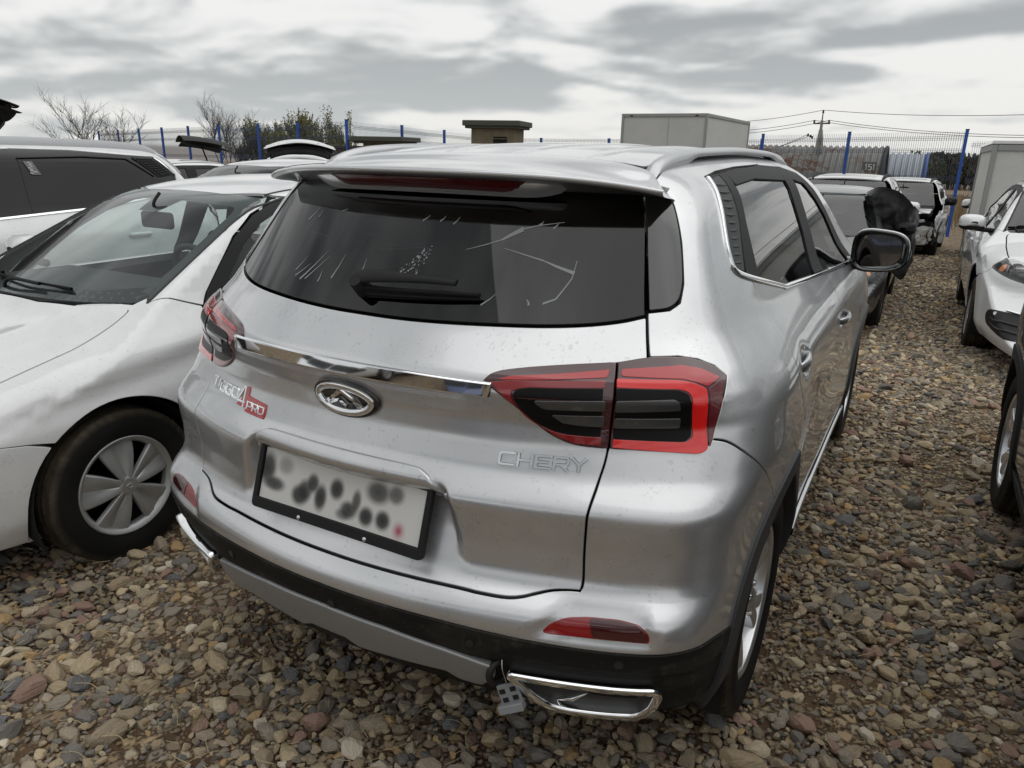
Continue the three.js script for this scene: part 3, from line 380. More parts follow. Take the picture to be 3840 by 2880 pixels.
  for (const s of both) { // rails: a long arched bar with flared feet
    const rows = [], zs = 46; for (let i = 0; i <= zs; i++) { const t = i / zs, z = lerp(-.60, -2.42, t), e = Math.min(1, Math.min(t, 1 - t) / .13), up = Math.sqrt(1 - (1 - e) * (1 - e)), y0 = hit(B, rays.top(.9), .525 * s, z)[1], top = y0 - .004 + .034 * up, mid = sstep(.12, .2, Math.min(t, 1 - t)), bot = lerp(y0 - .01, y0 + .008, mid); const w = .021; rows.push([[-w, bot], [-w * .9, lerp(bot, top, .5)], [-w * .62, top - .004], [0, top], [w * .62, top - .004], [w, lerp(bot, top, .5)], [w * 1.05, bot], [0, bot]].map(([a, b]) => [.522 * s + a * s, b, z])); }
    part(car, 'roof_rail', sheet(rows, true), MAT([.50, .51, .52], .34, .75)); }
  { // spoiler blade over the glass with the high brake lamp
    const rows = [], n = 56; for (let i = 0; i <= n; i++) {
      const e = lerp(-1, 1, i / n), ae = Math.abs(e), L = [], xr = e * .612, zr = -.30 - .3 * xr * xr - .30 * xr ** 4, yr = 1.5425 - .012 * e * e - .022 * ae ** 5;
      for (let k = 0; k <= 9; k++) { const t = k / 9, x = e * lerp(.53, .612, t * t), z = lerp(-.635 + .02 * e * e, zr, t), yb = hit(B, rays.top(.9), clamp(x, -.53, .53), Math.min(z, -.5))[1]; L.push([x, lerp(yb + .001, yr + .007, sstep(0, 1, t) * .55 + t * .45) + .007 * Math.sin(t * Math.PI), z]); }
      L.push([xr, yr + .003, zr + .004], [xr, yr - .004, zr + .003], [xr, yr - .009, zr - .006]); const gl = -.40 - .3 * xr * xr - .3 * xr ** 4, fl = 1 - .75 * sstep(.55, 1, ae); L.push([xr, yr - .013, lerp(zr, gl, .35)], [xr, yr - .013 - .016 * fl, lerp(zr, gl, .8)], [xr * .99, yr - .02 - .02 * fl, gl - .02], [xr * .97, yr - .02 - .02 * fl, gl - .06]);
      rows.push(L); }
    const spo = part(car, 'spoiler', sheet(rows), M.silver);
    for (const r of [rows[0], rows[n]]) { const c = r.reduce((a, p) => [a[0] + p[0] / r.length, a[1] + p[1] / r.length, a[2] + p[2] / r.length], [0, 0, 0]); const pos = []; for (let k = 0; k < r.length; k++) pos.push(...c, ...r[k], ...r[(k + 1) % r.length]); const g = new THREE.BufferGeometry(); g.setAttribute('position', new THREE.Float32BufferAttribute(pos, 3)); g.computeVertexNormals(); part(spo, 'spoiler_end', g, M.silver); }
    // housing and lamp: curved strips following the blade's underside
    const strip = (x0, x1, y0, y1, dz, bow, r) => { const R = [], m = 30; for (let j = 0; j <= 6; j++) R.push(Array.from({ length: m + 1 }, (_, i) => { const t = i / m, x = lerp(x0, x1, t), q = j / 6, ed = Math.min(1, Math.min(t, 1 - t) / r), h = Math.sqrt(Math.max(0, 1 - (1 - ed) ** 2)); return [x, lerp(lerp(y1 - .004, y0, h), y1, q) - .028 * Math.abs(x) ** 2, -.345 - .3 * x * x - .3 * x ** 4 + dz + bow * Math.sin(q * Math.PI) - .028 * (1 - q)]; })); return sheet(R); };
    const hs = part(spo, 'brake_lamp_housing', strip(-.40, .40, 1.488, 1.530, .0, .004, .16), M.silver);
    part(hs, 'high_brake_lamp', strip(-.30, .30, 1.496, 1.526, .006, .004, .1), MAT([.07, .004, .006], .15, 0, { clearcoat: 1, clearcoatRoughness: .03 }));
  }
  // bonnet, windscreen, nose (turned away)
  part(car, 'bonnet', panel(B, rays.top(.6), roundP([[-.70, -3.46], [.70, -3.46], [.66, -4.0], [.5, -4.18], [-.5, -4.18], [-.66, -4.0]], .05), { res: .06, gap: .003 }), M.silver);
  part(car, 'windscreen', panel(B, rays.front(-2.0), roundP([[-.70, 1.10], [.70, 1.10], [.555, 1.53], [-.555, 1.53]], .05), { res: .06, off: -.003, skirt: .004 }), M.glassMid);
  part(car, 'front_bumper', panel(B, rays.front(-3.6), roundP([[-.74, .24], [.74, .24], [.78, .6], [.72, .9], [-.72, .9], [-.78, .6]], .05), { res: .06 }), M.silver);
  part(car, 'cowl', panel(B, rays.top(.6), [[-.72, -3.2], [.72, -3.2], [.72, -3.45], [-.72, -3.45]], { res: .08, off: -.01, skirt: 0 }), M.plastic);
  heroExtras(car);
  return car;
}
/* ------------------------------------------------------------------ wheels */
function tyreGeo(r, w, rimR, { lugs = 64, seed = 1, depth = .007 } = {}) { // axle along x
  const prof = []; const sh = .02; // half section from bead to bead, [x, radius, tread?]
  const P = [[-w * .42, rimR, 0], [-w * .47, rimR + .012, 0], [-w * .5, rimR + (r - rimR) * .45, 0], [-w * .49, r - .035, 0], [-w * .455, r - .014, .5], [-w * .42, r - .005, 1]];
  const full = [...P]; const T = 22; for (let k = 0; k <= T; k++) { const x = lerp(-w * .40, w * .40, k / T); full.push([x, r - .006 * (x / (w * .4)) ** 2, 1]); } full.push(...P.slice().reverse().map(([x, q, t]) => [-x, q, t]));
  const N = lugs * 4, rows = full.map(([x, q, t]) => Array.from({ length: N }, (_, i) => { const a = i / N * Math.PI * 2; let d = 0; if (t) { const xx = x / w, groove = Math.min(Math.abs(Math.abs(xx) - .14), Math.abs(Math.abs(xx) - .30)); if (groove < .022) d = depth; const ph = (i / 4 + Math.abs(xx) * 6 + (xx > 0 ? .5 : 0)) % 1; if (ph > .74 && Math.abs(xx) > .1) d = Math.max(d, depth * .8 * t); } const R = q - d; return [x, R * Math.cos(a), R * Math.sin(a)]; }));
  const g = sheet(rows, true), col = []; full.forEach(([x, q, t]) => { for (let i = 0; i < N; i++) { const d = t ? .7 + .6 * noise2(i * .35, x * 60, 4) : 1; t ? col.push(.060 * d, .050 * d, .037 * d) : col.push(.011, .0108, .0105); } }); g.setAttribute('color', new THREE.Float32BufferAttribute(col, 3)); return g;
}
function lathe(P, n = 48) { // [radius, x] pairs round the x axis
  const rows = P.map(([q, x]) => Array.from({ length: n }, (_, i) => { const a = i / n * Math.PI * 2; return [x, q * Math.cos(a), q * Math.sin(a)]; })); return sheet(rows, true);
}
const tyreDirt = MAT([1, 1, 1], .86, 0, { specularIntensity: .45, vertexColors: true, map: tex(512, 512, (u, v) => { const a = tnoise(u, v, 12, 5, 5), k = lerp(.75, 1.25, sstep(.35, .68, a)) * .8; return [k, k * .98, k * .95]; }) });   // black walls, dried mud on the tread
function alloyWheel(car, name, { r = .342, w = .21, rimR = .225, spokes = 5, double = true, s = 1, mat = M.alloy, tyre = tyreDirt }) { // outer face towards s
  const g = new THREE.Group(); g.name = name; car.add(g);
  part(g, 'tyre', tyreGeo(r, w, rimR + .004), tyre);
  const rim = part(g, 'rim', lathe([[rimR + .006, s * w * .42], [rimR - .006, s * w * .44], [rimR - .016, s * w * .38], [rimR - .02, s * w * .1], [rimR - .035, -s * w * .3], [rimR, -s * w * .42]], 64), mat);
  const G = []; for (let k = 0; k < spokes; k++) for (const d of double ? [-.16, .16] : [0]) { const a = k / spokes * Math.PI * 2; const w0 = double ? .02 : .034, w1 = double ? .026 : .04; const rows = []; for (let i = 0; i <= 8; i++) { const t = i / 8, q = lerp(.045, rimR - .006, t), off = d * (double ? lerp(.4, 1.15, t) : 0) * lerp(.5, 1, t), an = a + off, hw = lerp(w0, w1, t), x = s * (w * .34 + .012 * Math.sin(t * 2.2) - .02 * (1 - t)); const c = [q * Math.cos(an), q * Math.sin(an)], e = [-Math.sin(an), Math.cos(an)]; rows.push([[x - s * .035, -hw * 1.05], [x - s * .004, -hw], [x, -hw * .72], [x + s * .001, 0], [x, hw * .72], [x - s * .004, hw], [x - s * .035, hw * 1.05]].map(([xx, o]) => [xx, c[0] + e[0] * o, c[1] + e[1] * o])); } part(g, 'spoke', sheet(rows), mat); }
  part(g, 'hub', lathe([[.001, s * w * .40], [.028, s * w * .40], [.034, s * w * .37], [.06, s * w * .30], [.075, s * w * .18]], 32), mat);
  part(g, 'brake_disc', lathe([[.05, s * w * .02], [.15, s * w * .02], [.15, -s * w * .06]], 32), MAT([.18, .17, .16], .5, .8));
  for (let k = 0; k < 5; k++) { const a = (k + .5) / 5 * Math.PI * 2, b = new THREE.CylinderGeometry(.009, .009, .02, 6); b.rotateZ(Math.PI / 2); b.translate(s * w * .34, .05 * Math.cos(a), .05 * Math.sin(a)); part(g, 'wheel_bolt', b, M.chrome); }
  return g;
}
function archLiner(car, x0, x1, cz, cy, r) { const rows = [[x0], [x1]].map(([x]) => Array.from({ length: 25 }, (_, i) => { const a = lerp(-.12, 1.12, i / 24) * Math.PI; return [x, cy + r * Math.sin(a), cz + r * Math.cos(a)]; })); const back = new THREE.CircleGeometry(r, 32); back.rotateY(Math.PI / 2); back.translate(x1, cy, cz); part(car, 'arch_liner', merge([sheet(rows), back]), M.dark); }
/* letters drawn with strokes on a body */
const GLYPH = { C: [[[1, .92], [.12, .92], [.04, .8], [.04, .2], [.12, .08], [1, .08]]], H: [[[.06, 0], [.06, 1]], [[.94, 0], [.94, 1]], [[.06, .5], [.94, .5]]], E: [[[1, .92], [.06, .92], [.06, .08], [1, .08]], [[.06, .5], [.92, .5]]], R: [[[.06, 0], [.06, .92], [.9, .92], [.96, .8], [.96, .55], [.88, .42], [.06, .42]], [[.5, .42], [.98, 0]]], Y: [[[0, 1], [.5, .48], [1, 1]], [[.5, .5], [.5, 0]]], T: [[[0, .92], [1, .92]], [[.5, .92], [.5, 0]]], I: [[[.5, 0], [.5, 1]]], G: [[[1, .92], [.12, .92], [.04, .8], [.04, .2], [.12, .08], [.94, .08], [.94, .5], [.5, .5]]], O: [[[.12, .92], [.88, .92], [.96, .8], [.96, .2], [.88, .08], [.12, .08], [.04, .2], [.04, .8], [.12, .92]]], 4: [[[.95, .25], [.0, .25], [.62, 1], [.74, 1], [.74, 0]]], P: [[[.06, 0], [.06, .92], [.9, .92], [.96, .8], [.96, .5], [.88, .4], [.06, .4]]], 5: [[[.95, .94], [.08, .94], [.08, .55], [.9, .55], [.95, .45], [.95, .15], [.88, .06], [.05, .06]]], 1: [[[.2, .8], [.55, 1], [.55, 0]]] };
function strokeGeo(P, t, h, place) { // ribbon with thickness t, raised h, through place(x, y) -> [p, n]
  const n = P.length, L = [], R = []; for (let i = 0; i < n; i++) { const a = P[Math.max(0, i - 1)], b = P[i], c = P[Math.min(n - 1, i + 1)]; let e1 = [b[0] - a[0], b[1] - a[1]], e2 = [c[0] - b[0], c[1] - b[1]]; if (i === 0) e1 = e2; if (i === n - 1) e2 = e1; const l1 = Math.hypot(...e1), l2 = Math.hypot(...e2), n1 = [-e1[1] / l1, e1[0] / l1], n2 = [-e2[1] / l2, e2[0] / l2]; const m = [n1[0] + n2[0], n1[1] + n2[1]], q = Math.max(.5, (m[0] * m[0] + m[1] * m[1]) / 2); L.push([b[0] + m[0] / q * t / 2, b[1] + m[1] / q * t / 2]); R.push([b[0] - m[0] / q * t / 2, b[1] - m[1] / q * t / 2]); }
  const pos = [], idx = []; const v = (p, k, hh) => { const [c, nn] = place(p[0], p[1]); pos.push(c[0] + nn[0] * hh, c[1] + nn[1] * hh, c[2] + nn[2] * hh); };
  for (let i = 0; i < n; i++) { const mid = [(L[i][0] + R[i][0]) / 2, (L[i][1] + R[i][1]) / 2], li = [lerp(L[i][0], mid[0], .3), lerp(L[i][1], mid[1], .3)], ri = [lerp(R[i][0], mid[0], .3), lerp(R[i][1], mid[1], .3)]; v(L[i], 0, -.001); v(L[i], 0, h * .8); v(li, 0, h); v(ri, 0, h); v(R[i], 0, h * .8); v(R[i], 0, -.001); }
  for (let i = 0; i < n - 1; i++) for (let k = 0; k < 5; k++) { const a = i * 6 + k, b = a + 6; idx.push(a, b, a + 1, b, b + 1, a + 1); } for (const s of [0, (n - 1) * 6]) for (let k = 1; k < 5; k++) idx.push(s, s + k, s + k + 1);
  const g = new THREE.BufferGeometry(); g.setAttribute('position', new THREE.Float32BufferAttribute(pos, 3)); g.setIndex(idx); const f = g.toNonIndexed(); f.computeVertexNormals(); return f;
}
function lettering(car, name, str, u0, y0, cw, ch, gapw, t, h, mat, place, widths = {}) { let u = u0; for (const c of str) { const w = cw * (widths[c] ?? 1); if (c !== ' ') { const G = GLYPH[c].map((pl) => strokeGeo(densify(pl.map(([a, b]) => [u + a * w, y0 + b * ch]), .008, false), t, h, place)); part(car, name, merge(G), mat); } u += w + gapw; } return u; }
function heroExtras(car) {
  const B = heroB, place = (u, y) => { const p = hit(B, heroWrap, u, y); return [[p[0], p[1], p[2]], [p[3], p[4], p[5]]]; };
  // garnish over the plate
  part(car, 'plate_garnish', panel(B, heroWrap, [...spline([[-.30, .848], [-.276, .874], [-.246, .892], [-.20, .8985], [0, .900], [.20, .8985], [.246, .892], [.276, .874], [.30, .848]], .012), [.29, .846], [0, .851], [-.29, .846]], { res: .012, off: .014, skirt: .05, round: .008 }), M.silver);
  { // number plate in its black holder, tilted on the tailgate
    const zb = .016, zt = -.036, yb = .702, yt = .856, w = .268, tilt = Math.atan2(zb - zt, yt - yb);
    const g = thingless(car, 'number_plate_holder'); g.position.set(0, (yb + yt) / 2, (zb + zt) / 2 - .004); g.rotation.x = -tilt;
    const H = (yt - yb) / Math.cos(tilt), rr = (a, b, r) => roundP([[-a, -b], [a, -b], [a, b], [-a, b]], r);
    const frame = new THREE.Shape(rr(w, H / 2, .012).map((p) => new THREE.Vector2(...p))); frame.holes.push(new THREE.Path(rr(w - .011, H / 2 - .013, .006).map((p) => new THREE.Vector2(p[0], p[1] + .009)))); const fg = new THREE.ExtrudeGeometry(frame, { depth: .012, bevelEnabled: true, bevelSize: .002, bevelThickness: .002, bevelSegments: 2 }); part(g, 'plate_frame', fg, M.plastic);
    part(g, 'frame_back', box(w * 1.96, H * .94, .008, 0, 0, -.002), M.plastic);
    const cv = document.createElement('canvas'); cv.width = 1024; cv.height = 224; const c = cv.getContext('2d'); c.fillStyle = '#c9c8c4'; c.fillRect(0, 0, 1024, 224);
    const blob = (x, y, rx, ry, a) => { c.save(); c.translate(x, y); c.scale(rx, ry); const q = c.createRadialGradient(0, 0, 0, 0, 0, 1); q.addColorStop(0, `rgba(20,20,20,${a})`); q.addColorStop(.5, `rgba(25,25,25,${a * .8})`); q.addColorStop(1, 'rgba(120,120,118,0)'); c.fillStyle = q; c.fillRect(-1, -1, 2, 2); c.restore(); };
    for (const [x, y, rx, ry, a] of [[30, 90, 70, 90, .9], [90, 150, 90, 40, .8], [150, 60, 70, 50, .3], [270, 165, 70, 55, .95], [300, 140, 60, 60, .8], [345, 100, 50, 52, .85], [405, 150, 50, 70, .95], [500, 95, 56, 56, .95], [590, 165, 66, 46, .85], [630, 120, 36, 60, .7], [700, 170, 56, 50, .95], [800, 165, 56, 50, .95], [750, 60, 90, 60, .75], [855, 50, 60, 50, .6], [560, 190, 60, 30, .5]]) blob(x, y, rx, ry, a);
    { const q = c.createRadialGradient(900, 185, 2, 900, 185, 46); q.addColorStop(0, 'rgba(150,50,66,.9)'); q.addColorStop(1, 'rgba(190,170,170,0)'); c.fillStyle = q; c.fillRect(850, 130, 110, 94); }
    const ct = new THREE.CanvasTexture(cv); ct.colorSpace = THREE.SRGBColorSpace; const pg = new THREE.PlaneGeometry(w * 2 - .03, H - .032); const pm = part(g, 'number_plate', pg, MAT([1, 1, 1], .4, 0, { map: ct })); pm.position.set(0, .009, .0065);
    for (const x of [-.105, .105]) { const b = part(g, 'plate_screw', new THREE.SphereGeometry(.006, 12, 8), M.satin); b.scale.z = .5; b.position.set(x, -H / 2 + .006, .014); }
  }
  // oval badge: black backing, chrome ring, raised A
  { const c0 = [0, 1.026], n = 40, oval = (a, b) => Array.from({ length: n }, (_, i) => { const t = i / n * Math.PI * 2; return [c0[0] + a * Math.cos(t), c0[1] + b * Math.sin(t)]; });
    const bd = part(car, 'oval_badge', panel(B, heroWrap, oval(.097, .046), { res: .012, off: .010, skirt: .014, round: .004 }), M.gloss);
    part(bd, 'badge_ring', bead(B, heroWrap, oval(.081, .036), .017, .007, { closed: true, lift: .010, res: .008 }), M.chrome);
    part(bd, 'badge_emblem', merge([[[-.055, 1.004], [-.002, 1.052], [.053, 1.004]], [[-.04, 1.008], [-.012, 1.020], [.01, 1.006]]].map((P, i) => strokeGeo(densify(P, .01, false), i ? .010 : .013, .016, place))), M.chrome); }
  lettering(car, 'badge_letter', 'CHERY', .402, .932, .0262, .0285, .0045, .0062, .0065, M.chrome, place);
  { lettering(car, 'badge_letter', 'TIGGO', -.545, .930, .026, .030, .004, .0056, .006, M.chrome, place, { I: .35 });
    const red = MAT([.42, .012, .02], .25, 0, { clearcoat: 1 }); part(car, 'badge_red_backing', panel(B, heroWrap, [[-.418, .921], [-.385, .953], [-.385, .9725], [-.372, .9725], [-.372, .951], [-.285, .946], [-.285, .914], [-.372, .914], [-.378, .922]], { res: .02, off: .0025, skirt: .003 }), red);
    lettering(car, 'badge_letter', '4', -.415, .918, .036, .054, .004, .006, .005, M.chrome, place); lettering(car, 'badge_letter', 'PRO', -.370, .919, .024, .021, .0035, .0042, .005, M.chrome, place); }
  { // rear wiper at rest: pivot cap, arm, blade
    const base = hit(B, heroWrap, -.02, 1.262), P = (u, y, o) => { const h = hit(B, heroWrap, u, y); return [h[0] + h[3] * o, h[1] + h[4] * o, h[2] + h[5] * o]; };
    const wp = part(car, 'rear_wiper', (() => { const rows = [], N = 26; for (let i = 0; i <= N; i++) { const t = i / N, u = lerp(-.055, .225, t), y = 1.272 + .010 * Math.sin(t * 1.6) , o = .030 + .014 * Math.sin(Math.min(1, t * 3) * 1.57) - .012 * t, hw = lerp(.021, .009, sstep(0, .9, t)) * (t < .03 ? .5 : 1), th = lerp(.02, .010, t); const c = P(u, y, o), h = hit(B, heroWrap, u, y), up = [0, h[5], -h[4]]; rows.push(Array.from({ length: 10 }, (_, k) => { const a = k / 10 * Math.PI * 2; return [0, 1, 2].map((q) => c[q] + up[q] * hw * Math.cos(a) + [h[3], h[4], h[5]][q] * th * .5 * Math.sin(a)); })); } return sheet(rows, true); })(), M.plastic);
    const piv = new THREE.CylinderGeometry(.018, .022, .05, 20); const pm = part(wp, 'wiper_pivot', piv, M.plastic); pm.position.set(...P(-.035, 1.262, .018)); pm.quaternion.setFromUnitVectors(new THREE.Vector3(0, 1, 0), new THREE.Vector3(base[3], base[4], base[5]));
    part(wp, 'wiper_blade', merge([tube([P(-.02, 1.258, .022), P(.1, 1.262, .02), P(.2, 1.266, .018), P(.282, 1.270, .014)], .0055, 8), tube([P(-.015, 1.250, .010), P(.1, 1.255, .010), P(.2, 1.26, .009), P(.282, 1.265, .006)], .004, 6)]), M.rubber);
    const skirt = sheet([[P(-.02, 1.256, .022), P(.1, 1.26, .02), P(.2, 1.264, .018), P(.28, 1.268, .014)], [P(-.012, 1.246, .002), P(.1, 1.252, .002), P(.2, 1.258, .002), P(.28, 1.264, .002)]]); part(wp, 'blade_rubber', skirt, M.rubber); }
  // door mirrors
  for (const s of [1, -1]) {
    const g = new THREE.Group(); g.name = 'door_mirror'; g.position.set(s * .965, 1.185, -2.66); car.add(g);
    const ring = (kx, ky, z, dx = 0, dy = 0) => Array.from({ length: 36 }, (_, i) => { const a = i / 36 * Math.PI * 2, c = Math.cos(a), q = Math.sin(a), e = .62; const x = Math.sign(c) * Math.abs(c) ** e * kx, y = Math.sign(q) * Math.abs(q) ** e * ky * (1 - .10 * (Math.sign(c) * Math.abs(c) ** e)); return [s * (x + dx), y + dy, z]; });
    part(g, 'mirror_cap', sheet([ring(.108, .086, .018), ring(.120, .095, .008), ring(.122, .097, -.02), ring(.112, .088, -.055, -.006), ring(.085, .064, -.085, -.012), ring(.03, .02, -.1, -.015)], true), s > 0 ? M.silver : M.silver);
    part(g, 'mirror_frame', sheet([ring(.120, .095, .006), ring(.121, .096, .034), ring(.108, .084, .038), ring(.094, .071, .008)], true), M.gloss);
    const mg = new THREE.Shape(ring(.096, .073, 0).map((p) => new THREE.Vector2(p[0], p[1]))); const gl = part(g, 'mirror_glass', new THREE.ShapeGeometry(mg, 6), M.mirror); gl.position.z = .0115; gl.rotation.set(.045, s * .17, 0);
    part(g, 'mirror_arm', (() => { const rows = []; for (let i = 0; i <= 8; i++) { const t = i / 8, x = lerp(-.185, -.06, t), y = lerp(-.075, -.072, t), hw = lerp(.05, .035, t), hh = lerp(.05, .022, t); rows.push(Array.from({ length: 14 }, (_, k) => { const a = k / 14 * Math.PI * 2; return [s * x, y + hh * Math.sin(a) * .9, -.03 + hw * Math.cos(a)]; })); } return sheet(rows, true); })(), M.gloss);
    part(g, 'mirror_indicator', tube([[s * .112, .02, -.01], [s * .124, -.005, -.012], [s * .116, -.03, -.014]], .007, 8), M.lens);
  }
  // wheels and wells
  for (const s of [1, -1]) for (const z of [-.80, -3.39]) { const w = alloyWheel(car, 'wheel', { s }); w.position.set(s * .79, .338, z); w.rotation.x = z < -2 ? .6 : .25; archLiner(car, s * .88, s * .55, z, .345, .388); }
  // inside: shells, floor, seats, headliner
  part(car, 'inner_shell', panel(B, heroWrap, [[-.80, .45], [-.6, .3], [.6, .3], [.80, .45], [.80, 1.0], [.69, 1.19], [-.69, 1.19], [-.80, 1.0]], { res: .06, off: -.03, skirt: 0 }), M.dark);
  for (const s of [1, -1]) part(car, 'pillar_lining', panel(B, heroWrap, s > 0 ? [[.67, 1.1], [1.10, 1.1], [1.10, 1.22], [1.02, 1.48], [.69, 1.49]] : [[-1.10, 1.1], [-.67, 1.1], [-.69, 1.49], [-1.02, 1.48], [-1.10, 1.22]], { res: .06, off: -.03, skirt: 0 }), M.interior);
  part(car, 'headliner', panel(B, rays.top(.9), [[-.5, -.52], [.5, -.52], [.5, -2.5], [-.5, -2.5]], { res: .1, off: -.035, skirt: 0 }), M.interior);
  part(car, 'floor', box(1.5, .35, 3.0, 0, .43, -1.95), M.dark); part(car, 'boot_cover', box(1.05, .02, .5, 0, 1.12, -.72), M.interior);
  for (const s of [1, -1]) part(car, 'door_lining', panel(B, rays.side(s), [[-.85, .5], [-.85, 1.18], [-2.9, 1.09], [-2.9, .5]], { res: .15, off: -.04, skirt: 0 }), M.interior);
  const seat = (x, z, w) => { part(car, 'seat_back', tf(new RoundedBoxGeometry(w, .62, .14, 3, .05), { r: [.16, 0, 0], t: [x, .88, z] }), M.cloth); part(car, 'headrest', tf(new RoundedBoxGeometry(.26, .17, .1, 3, .045), { r: [.16, 0, 0], t: [x, 1.27, z + .06] }), M.cloth); part(car, 'seat_cushion', new RoundedBoxGeometry(w, .16, .5, 3, .05).translate(x, .6, z - .3), M.cloth); };
  seat(-.36, -1.15, .52); seat(.36, -1.15, .52); seat(-.36, -2.05, .5); seat(.36, -2.05, .5);
  part(car, 'dashboard', tf(new RoundedBoxGeometry(1.4, .3, .45, 3, .08), { t: [0, .93, -3.0] }), M.interior);
  part(car, 'steering_wheel', tf(new THREE.TorusGeometry(.18, .016, 10, 36), { r: [-.4, 0, 0], t: [-.36, 1.0, -2.72] }), M.interior);
  // tow eye and the broken plastic bracket hanging on a wire beside it
  part(car, 'towing_eye', tf(new THREE.TorusGeometry(.030, .0085, 10, 28), { r: [0, 1.15, 0], t: [.455, .455, -.02] }), MAT([.03, .028, .026], .55, .6));
  { const sub = part(car, 'broken_bracket', tf(new RoundedBoxGeometry(.052, .05, .01, 2, .003), { r: [-.2, .25, .45], t: [.487, .412, -.012] }), MAT([.20, .205, .21], .5)); for (const [x, y] of [[-.014, .010], [.012, .012], [-.012, -.010], [.013, -.008]]) part(sub, 'bracket_window', tf(new THREE.BoxGeometry(.013, .010, .004), { t: [x, y, .005], r: [0, 0, 0] }).applyMatrix4(new THREE.Matrix4().makeRotationFromEuler(new THREE.Euler(-.2, .25, .45))).translate(.487, .412, -.012), M.dark); part(sub, 'bracket_ledge', tf(new RoundedBoxGeometry(.06, .02, .028, 2, .003), { r: [-.2, .25, .45], t: [.498, .388, -.002] }), MAT([.22, .225, .23], .5)); part(sub, 'hanging_wire', tube([[.462, .507, -.018], [.468, .48, -.006], [.474, .455, -.008], [.479, .436, -.01]], .0016, 6), M.satin); }
}
function thingless(parent, name) { const g = new THREE.Group(); g.name = name; parent.add(g); return g; }
/* ------------------------------------------------------------------ sedan body solid (rear at z = 0, nose at z = -4.41) */
const SW0 = profile([[.12, .70], [.2, .80], [.3, .85], [.45, .864], [.62, .870], [.76, .862], [.84, .842], [.91, .80], [.97, .755], [1.36, .575], [1.47, .49]], .02);
const SROOF = profile([[-2.75, 1.34], [-2.35, 1.43], [-1.85, 1.465], [-1.35, 1.445], [-.8, 1.34]], .12);
const SHOOD = profile([[-4.45, .56], [-4.36, .68], [-4.22, .765], [-3.8, .876], [-3.4, .953], [-3.1, .985], [-1.2, .99], [-.7, 1.01], [-.1, 1.0], [0, .97]], .06);
const SNOSE = profile([[.1, -4.22], [.2, -4.32], [.34, -4.40], [.45, -4.41], [.58, -4.40], [.68, -4.35], [.8, -4.2], [.95, -3.9]], .025);
const SREAR = profile([[.15, -.15], [.25, -.04], [.5, 0], [.75, -.02], [.98, -.07], [1.1, -.2]], .03);
const SWS = profile([[.8, -3.84], [.93, -3.56], [.99, -3.43], [1.37, -2.61], [1.5, -2.32]], .03), SRW = profile([[.9, -.45], [1.0, -.6], [1.42, -1.25], [1.5, -1.4]], .03);
function sedanB(x, y, z) {
  const ax = Math.abs(x), x2 = x * x, dr = Math.max(0, z + .9), df = Math.max(0, -z - 3.3);
  const arch = (gauss(z + .95, .30) + gauss(z + 3.59, .30)) * sstep(.2, .4, y) * (1 - sstep(.62, .82, y)) * .02;
  const yc = .70 + (z + 4.2) * .115, rise = sstep(-4.5, -3.9, z);           // feature line climbing along the flank
  const line = (.016 * gauss(y - yc - .035, .035) - .012 * gauss(y - yc + .05, .035)) * rise;
  const Fs = ax - (SW0(y) - .06 * dr * dr - .10 * df * df + arch + line);
  let lo = smax(Fs, z - (SREAR(y) - .15 * x2 - .25 * x2 * x2), .14);
  lo = smax(lo, (SNOSE(y) + .17 * x2 + .30 * x2 * x2) - z, .14);
  const rib = .010 * gauss(ax - .42 - (z + 3.4) * .12, .05) * sstep(-3.3, -3.6, z) * sstep(-4.3, -4.0, z);
  lo = smax(lo, y - (SHOOD(z) + rib - .07 * x2 - .10 * x2 * x2), .09);
  const gr = smax(smax(smax(Fs, y - (SROOF(z) - .06 * x2 - .14 * x2 * x2), .10), ((SWS(y) + .29 * x2) - z) * .55, .022), (z - (SRW(y) - .12 * x2)) * .55, .05);
  return smin(lo, gr, .03);
}
const radFam = (x0, y0, R) => ({ ray: (s) => (u, v) => [s * x0, y0, u, s * Math.cos(v / R), Math.sin(v / R), 0], inv: (p) => [p[2], Math.atan2(p[1] - y0, Math.abs(p[0]) - x0) * R] });
